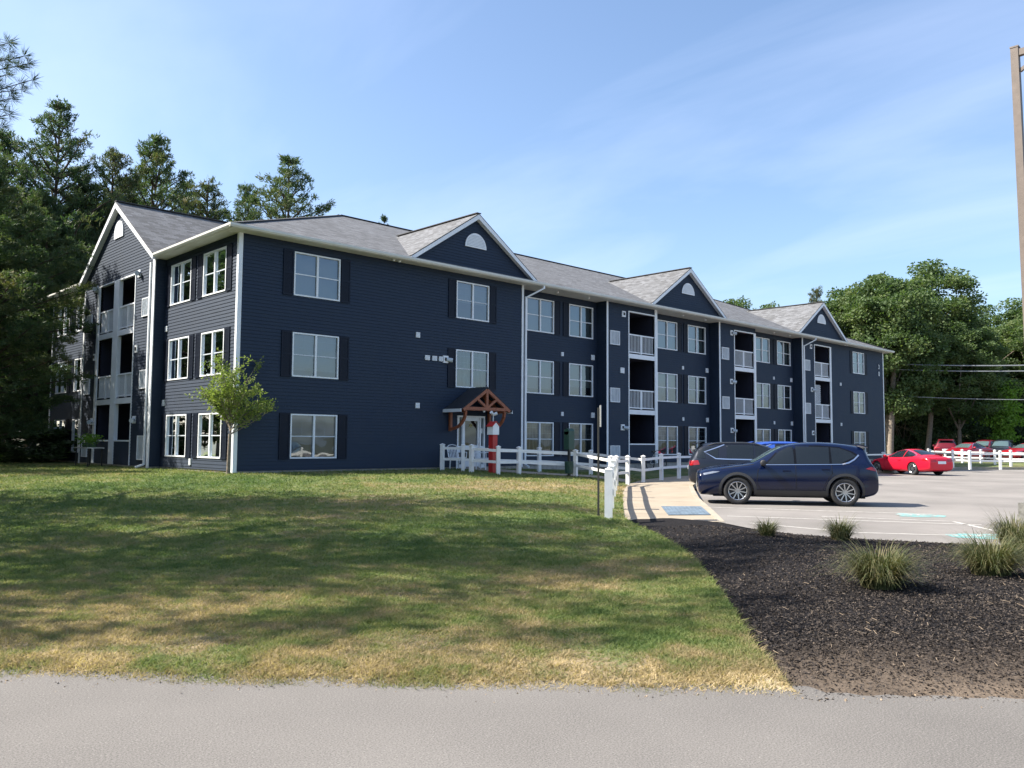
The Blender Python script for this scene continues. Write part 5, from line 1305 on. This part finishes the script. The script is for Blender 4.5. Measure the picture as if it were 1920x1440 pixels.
for z in np.arange(3,13,.45):
    for k in range(4):
        a=rs.uniform(0,6.28); 
        if math.cos(a)*rt.x+math.sin(a)*rt.y>.2 and z>8: continue
        s_=Vector((x0,y0,z)); e=s_+Vector((math.cos(a),math.sin(a),.3))*rs.uniform(1.2,2.6)*(1 if z<10 else .5); limb(m,s_,e,.03,.01,.1,3,4,rs)
        for u in np.linspace(.4,1,6): q=s_.lerp(e,u)+Vector((rs.gauss(0,.15),rs.gauss(0,.15),rs.gauss(0,.1))); C+=[q]*16; Dn+=[(e-s_).normalized()]*16
m.build('trunk','bark_pine',T,smooth=True)
C=np.array([tuple(c) for c in C]);Dn=np.array([tuple(c) for c in Dn]); rg=np.random.default_rng(8); n=len(C)
v,f=leaf_quads(C+rg.normal(size=(n,3))*.012,rg.uniform(.17,.29,n),.010,Dn*.55+rg.normal(size=(n,3))*.5,rg); v=v-np.array([x0,y0,.2]); npmesh('crown',v,f,'pine_needles',T)
# young street tree on the lawn
x,y=-.91,-1.69; z=hz(x,y)-.02
x,y=at(428,26.3); z=hz(x,y)
T=wthing('young_tree','young slender tree with yellow green leaves on the lawn by the building corner','tree',(x,y,z))
m=MB(); rs=random.Random(4); rg=np.random.default_rng(4); fk=Vector((x+.02,y,z+1.25)); limb(m,(x,y,z-.1),fk,.065,.05,.02,6,8,rs)
m.cyl((x,y,z-.05),(x,y,z+.12),.085,.056,8,cap=False)
P=[];Dd=[]
for i in range(30):
    a=2*PI*i*.382; el=rs.uniform(.5,1.4); ln=rs.uniform(1.1,1.7)*(1.3 if el>1.1 else 1.0)
    s_=fk+Vector((0,0,rs.uniform(-.05,.7))); d=Vector((math.cos(a)*math.cos(el),math.sin(a)*math.cos(el),math.sin(el))); e=s_+d*ln
    if i%7==0: e=s_+d*ln*1.2
    e.z=min(e.z,z+4.0-rs.uniform(0,.3))
    pts=limb(m,s_,e,.017,.004,.10,5,5,rs)
    for k in range(7):
        b=s_.lerp(e,rs.uniform(.3,.95)); q=b+Vector((rs.gauss(0,.2),rs.gauss(0,.2),rs.uniform(.02,.25))); limb(m,b,q,.006,.002,.02,2,4,rs)
        for u in np.linspace(.2,1,8): P.append(b.lerp(q,u)); Dd.append(q-b)
    for u in np.linspace(.25,1,16): P.append(s_.lerp(e,u)); Dd.append(d)
m.build('trunk','bark_grey',T,smooth=True)
P=np.array([tuple(c) for c in P]);Dd=np.array([tuple(c) for c in Dd]); P=np.repeat(P,3,0); Dd=np.repeat(Dd,3,0); n=len(P)
v,f=leaf_quads(P+rg.normal(size=(n,3))*.045,rg.uniform(.06,.12,n),rg.uniform(.035,.055,n),Dd/np.linalg.norm(Dd,axis=1,keepdims=True)+rg.normal(size=(n,3))*.7+np.array([0,0,-.2]),rg); npmesh('crown',v-np.array([x,y,z]),f,'young_leaves',T)
# ---------------------------------------------------------------- lawn blades, mulch, clumps
def sample(n,Dmin,Dmax,px0=-150,px1=2070,uni=.0):
    iy=RNG.uniform(1/Dmax,1/Dmin,n); D=1/iy; px=RNG.uniform(px0,px1,n); h=np.array([math.sin(YAW),math.cos(YAW)]); q=np.array([math.cos(YAW),-math.sin(YAW)])
    p=np.array([CX,CY])+h*D[:,None]+q*(D*(px-960)/F_PX)[:,None]; return p,D
LAWN_IN=lawnpoly
p,D=sample(640000,4.4,36); k=inpoly(p,LAWN_IN); p,D=p[k],D[k]
k=~inpoly(p,[(-.02,-.03),(60,-.03),(60,30),(-.4,30),(-.4,5.9),(-.02,5.9)])&~inpoly(p,WK); p,D=p[k],D[k]
zz=np.zeros(len(p)); 
# heights on a coarse lookup
gx=np.linspace(-40,60,401); gy=np.linspace(-30,45,301); 
from functools import lru_cache
Z={}
def hzq(a,b):
    i=(round(a*4),round(b*4)); 
    if i not in Z: Z[i]=hz(i[0]/4,i[1]/4)
    return Z[i]
def hbil(a,b):
    fx=math.floor(a*4)/4; fy=math.floor(b*4)/4; u=(a-fx)*4; w=(b-fy)*4
    return (hzq(fx,fy)*(1-u)+hzq(fx+.25,fy)*u)*(1-w)+(hzq(fx,fy+.25)*(1-u)+hzq(fx+.25,fy+.25)*u)*w
zz=np.array([hbil(a,b) for a,b in p])
s=(p[:,0]-RP[0])*NDIR[0]+(p[:,1]-RP[1])*NDIR[1]
# clumpy height, thin and short next to the road
nz=np.sin(p[:,0]*2.1+1.3*np.sin(p[:,1]*1.7))*np.sin(p[:,1]*2.6+np.sin(p[:,0]*3.1))
keep=RNG.uniform(0,1,len(p))<np.clip(.22+s*.40+nz*.30,.05,1); p,D,zz,s,nz=p[keep],D[keep],zz[keep],s[keep],nz[keep]
n=len(p); H=(.014+.010*np.clip(nz,-1,1)+RNG.uniform(0,.016,n)+D*.0011); Wd=.0018+D*.00070
a=RNG.uniform(0,2*PI,n); lean=RNG.normal(size=(n,2))*1.25*H[:,None]
b0=np.stack([p[:,0]-np.cos(a)*Wd,p[:,1]-np.sin(a)*Wd,zz-.005],1); b1=np.stack([p[:,0]+np.cos(a)*Wd,p[:,1]+np.sin(a)*Wd,zz-.005],1); tp_=np.stack([p[:,0]+lean[:,0],p[:,1]+lean[:,1],zz+H],1)
v=np.stack([b0,b1,tp_],1).reshape(-1,3); o=npmesh('grass',v,np.arange(3*n).reshape(-1,3),'grass_blades'); tag(o,'short patchy lawn grass, green with dry straw coloured areas','grass',kind='stuff')
print('blades',n)
# weeds / taller tufts on lawn
def clump(x,y,z,hgt,rad,n,seed,w=.006,spread=.8):
    rg=np.random.default_rng(seed); a=rg.uniform(0,2*PI,n); r0=rg.uniform(0,1,n)**.5*rad*.38; h=hgt*rg.uniform(.35,1.0,n)*rg.uniform(.8,1.1,n); out=rad*rg.uniform(.08,1.05,n)**spread
    V=[];Fc=[]; k=5
    base=np.stack([r0*np.cos(a),r0*np.sin(a),np.zeros(n)],1); d=np.stack([np.cos(a+rg.normal(size=n)*.25),np.sin(a+rg.normal(size=n)*.25),np.zeros(n)],1); side=np.stack([-d[:,1],d[:,0],np.zeros(n)],1)
    droop=rg.uniform(.2,1.35,n)
    for i in range(k+1):
        t_=i/k; c=base+d*(out*(t_**1.5))[:,None]; c[:,2]=h*(t_**.85)*(1-droop*.55*t_**3); ww=w*(1-t_)**.7*rg.uniform(.7,1.2,n)+.0006
        V.append(c-side*ww[:,None]); V.append(c+side*ww[:,None])
    V=np.stack(V,1) # n,2(k+1),3
    idx=np.arange(n)[:,None]*(2*(k+1))
    for i in range(k): Fc.append(np.concatenate([idx+2*i,idx+2*i+1,idx+2*i+3,idx+2*i+2],1))
    return V.reshape(-1,3)+np.array([x,y,z]),np.concatenate(Fc)
GG='ornamental grass clumps in the mulch bed'
for i,(px,D,hg,rd,n,lab) in enumerate(((1437,13.9,.40,.30,300,'small green ornamental grass clump, leftmost in the mulch bed'),(1574,13.6,.50,.36,420,'yellow tinged ornamental grass clump beside the lot edge, second from the left'),
    (1645,8.9,.62,.48,850,'largest ornamental grass clump, in the middle of the mulch bed'),(1852,9.8,.62,.52,750,'wide dry looking ornamental grass clump near the right edge, in front'),(1898,12.0,.72,.42,600,'tall ornamental grass clump at the foot of the light pole'),(1930,10.6,.6,.4,400,'ornamental grass clump cut by the right picture edge'))):
    x,y=at(px,D); z=bedz(x,y); v,f=clump(x,y,z,hg,rd,int(n*1.5),100+i,.0048)
    T=wthing('ornamental_grass',lab,'grass clump',(x,y,z),GG); npmesh('blades',v-np.array([x,y,z]),f,'ornamental_blades',T)
V=[];Fa=[];off=0
rs=random.Random(9)
for i in range(110):
    kx=rs.uniform(-9,7); ks=abs(rs.gauss(0,1.6))+.15; x=RP[0]+ROADDIR.x*kx+NDIR[0]*ks+rs.uniform(-.2,.2); y=RP[1]+ROADDIR.y*kx+NDIR[1]*ks
    if not inpoly(np.array([[x,y]]),lawnpoly)[0]: continue
    v,f=clump(x,y,hz(x,y)-.005,rs.uniform(.035,.075),rs.uniform(.05,.13),rs.randint(30,70),i,.003); V.append(v);Fa.append(f+off);off+=len(v)
tag(npmesh('weeds',np.concatenate(V),np.concatenate(Fa),'grass_blades'),'coarse grass tufts and weeds scattered along the road edge of the lawn','grass tufts',kind='stuff')
# mulch chips
p,D=sample(150000,4.6,16,900,2100); k=inpoly(p,bedpoly); p,D=p[k],D[k]; s=(p[:,0]-RP[0])*NDIR[0]+(p[:,1]-RP[1])*NDIR[1]
k=RNG.uniform(0,1,len(p))<np.clip(.12+(s-.2)*.8,.12,1); p,D=p[k],D[k]; n=len(p)
zz=np.array([bedz(a,b) for a,b in p]); dirs=RNG.normal(size=(n,3)); dirs[:,2]*=.35
v,f=leaf_quads(np.stack([p[:,0],p[:,1],zz+.006],1),RNG.uniform(.008,.030,n)+D*.0010,RNG.uniform(.004,.010,n)+D*.0005,dirs); tag(npmesh('mulch_chips',v,f,'mulch_chip'),'dark shredded bark mulch scattered over the planting bed','mulch',kind='stuff')
p,D=sample(9000,4.7,8.5,-100,2050); s=(p[:,0]-RP[0])*NDIR[0]+(p[:,1]-RP[1])*NDIR[1]
k=(np.abs(s-.0+.06*np.sin(p[:,0]*7))<RNG.exponential(.045,len(p)))&(s<.25); p=p[k]; n=len(p)
v,f=leaf_quads(np.stack([p[:,0],p[:,1],np.full(n,.004)],1),RNG.uniform(.006,.022,n),RNG.uniform(.005,.015,n),RNG.normal(size=(n,3))*np.array([1,1,.25])); tag(npmesh('gravel',v,f,'twig'),'loose sand grit and stone crumbs along the road edge','gravel',kind='stuff')
# pine needles / twigs on the mulch
m=MB(); rs=random.Random(12)
for i in range(150):
    kx=rs.uniform(6,14); x,y=at(rs.uniform(1240,1960),1/rs.uniform(1/14,1/6.0)); 
    if not inpoly(np.array([[x,y]]),bedpoly)[0]: continue
    a=rs.uniform(0,PI); L_=rs.uniform(.02,.09); z=bedz(x,y)+.018; m.bar((x,y,z),(x+L_*math.cos(a),y+L_*math.sin(a),z+rs.uniform(-.0,.02)),.0028,.0028)
tag(m.build('twigs','twig'),'pale dry twigs and grass litter lying on the dark mulch','twigs',kind='stuff')
# patio plants
x,y=-1.3,9.6; T=wthing('potted_plants','small leafy pot plants on the patio at the left end of the building','plants',(x,y,hz(x,y)+.74)); rg=np.random.default_rng(2)
m=MB(); 
for k in (-.5,0,.5): m.cyl((x,y+k,hz(x,y)+.742),(x,y+k,hz(x,y)+.92),.09,.12,10)
m.build('pot','planter_green',T)
c=np.concatenate([np.array([0,k,.32])+rg.normal(size=(160,3))*np.array([.12,.14,.1]) for k in (-.5,0,.5)]); v,f=leaf_quads(c,.09,.06,None,rg); npmesh('foliage',v,f,'vine_leaves',T)
# ---------------------------------------------------------------- light
SUNV=Vector((-.76,.70,1.0)).normalized()   # towards the sun
sd=bpy.data.lights.new('sun','SUN'); sd.energy=4.6; sd.angle=R(.53); sd.color=(1,.93,.82)
so=bpy.data.objects.new('sun',sd); link(so); so.rotation_euler=SUNV.to_track_quat('Z','Y').to_euler(); so.location=(-30,30,40)
w=bpy.data.worlds.new('World'); scene.world=w; w.use_nodes=True; nt=w.node_tree; nt.nodes.clear()
N=lambda t_,**k: [setattr(o_:=nt.nodes.new(t_),a,b) for a,b in k.items()] and o_ if k else nt.nodes.new(t_)
sky=nt.nodes.new('ShaderNodeTexSky'); sky.sky_type='NISHITA'; sky.sun_disc=False; sky.sun_elevation=math.asin(SUNV.z)
sky.sun_rotation=math.atan2(SUNV.x,SUNV.y); sky.air_density=1.0; sky.dust_density=2.0; sky.ozone_density=3.4; sky.altitude=50
bg=nt.nodes.new('ShaderNodeBackground'); bg.inputs[1].default_value=.117
out=nt.nodes.new('ShaderNodeOutputWorld')
tc=nt.nodes.new('ShaderNodeTexCoord'); sep=nt.nodes.new('ShaderNodeSeparateXYZ'); nt.links.new(tc.outputs['Generated'],sep.inputs[0])
# project direction on a flat cloud deck
def mth(op,a,b=None,cl=False):
    o_=nt.nodes.new('ShaderNodeMath'); o_.operation=op; o_.use_clamp=cl
    for i,v_ in enumerate((a,b)):
        if v_ is None: continue
        if isinstance(v_,(int,float)): o_.inputs[i].default_value=v_
        else: nt.links.new(v_,o_.inputs[i])
    return o_.outputs[0]
zc_=mth('ADD',mth('MAXIMUM',sep.outputs[2],0),.12)
cmb=nt.nodes.new('ShaderNodeCombineXYZ'); nt.links.new(mth('DIVIDE',sep.outputs[0],zc_),cmb.inputs[0]); nt.links.new(mth('DIVIDE',sep.outputs[1],zc_),cmb.inputs[1])
mp=nt.nodes.new('ShaderNodeMapping'); mp.inputs['Rotation'].default_value=(0,0,R(35)); mp.inputs['Scale'].default_value=(.9,.32,1); nt.links.new(cmb.outputs[0],mp.inputs[0])
nz_=nt.nodes.new('ShaderNodeTexNoise'); nz_.inputs['Scale'].default_value=1.6; nz_.inputs['Detail'].default_value=8; nz_.inputs['Roughness'].default_value=.52; nz_.inputs['Distortion'].default_value=.5; nt.links.new(mp.outputs[0],nz_.inputs['Vector'])
cr=nt.nodes.new('ShaderNodeValToRGB'); cr.color_ramp.elements[0].position=.44; cr.color_ramp.elements[0].color=(0,0,0,1); cr.color_ramp.elements[1].position=.80; cr.color_ramp.elements[1].color=(.36,.36,.36,1); nt.links.new(nz_.outputs['Fac'],cr.inputs[0])
mxx=nt.nodes.new('ShaderNodeMix'); mxx.data_type='RGBA'; nt.links.new(cr.outputs[0],mxx.inputs[0]); nt.links.new(sky.outputs[0],mxx.inputs[6]); mxx.inputs[7].default_value=(4.4,4.9,6.4,1)
tn=nt.nodes.new('ShaderNodeMix'); tn.data_type='RGBA'; tn.blend_type='MULTIPLY'; tn.inputs[0].default_value=1; nt.links.new(mxx.outputs[2],tn.inputs[6]); tn.inputs[7].default_value=(.93,.93,.92,1); nt.links.new(tn.outputs[2],bg.inputs[0]); nt.links.new(bg.outputs[0],out.inputs[0])
vs=scene.view_settings; vs.view_transform='Standard'; vs.look='None'; vs.gamma=1; vs.exposure=1.3; vs.use_curve_mapping=False
for o in bpy.data.objects:
    if '_w' in o: del o['_w']
scene.cycles.max_bounces=6; scene.cycles.transparent_max_bounces=12
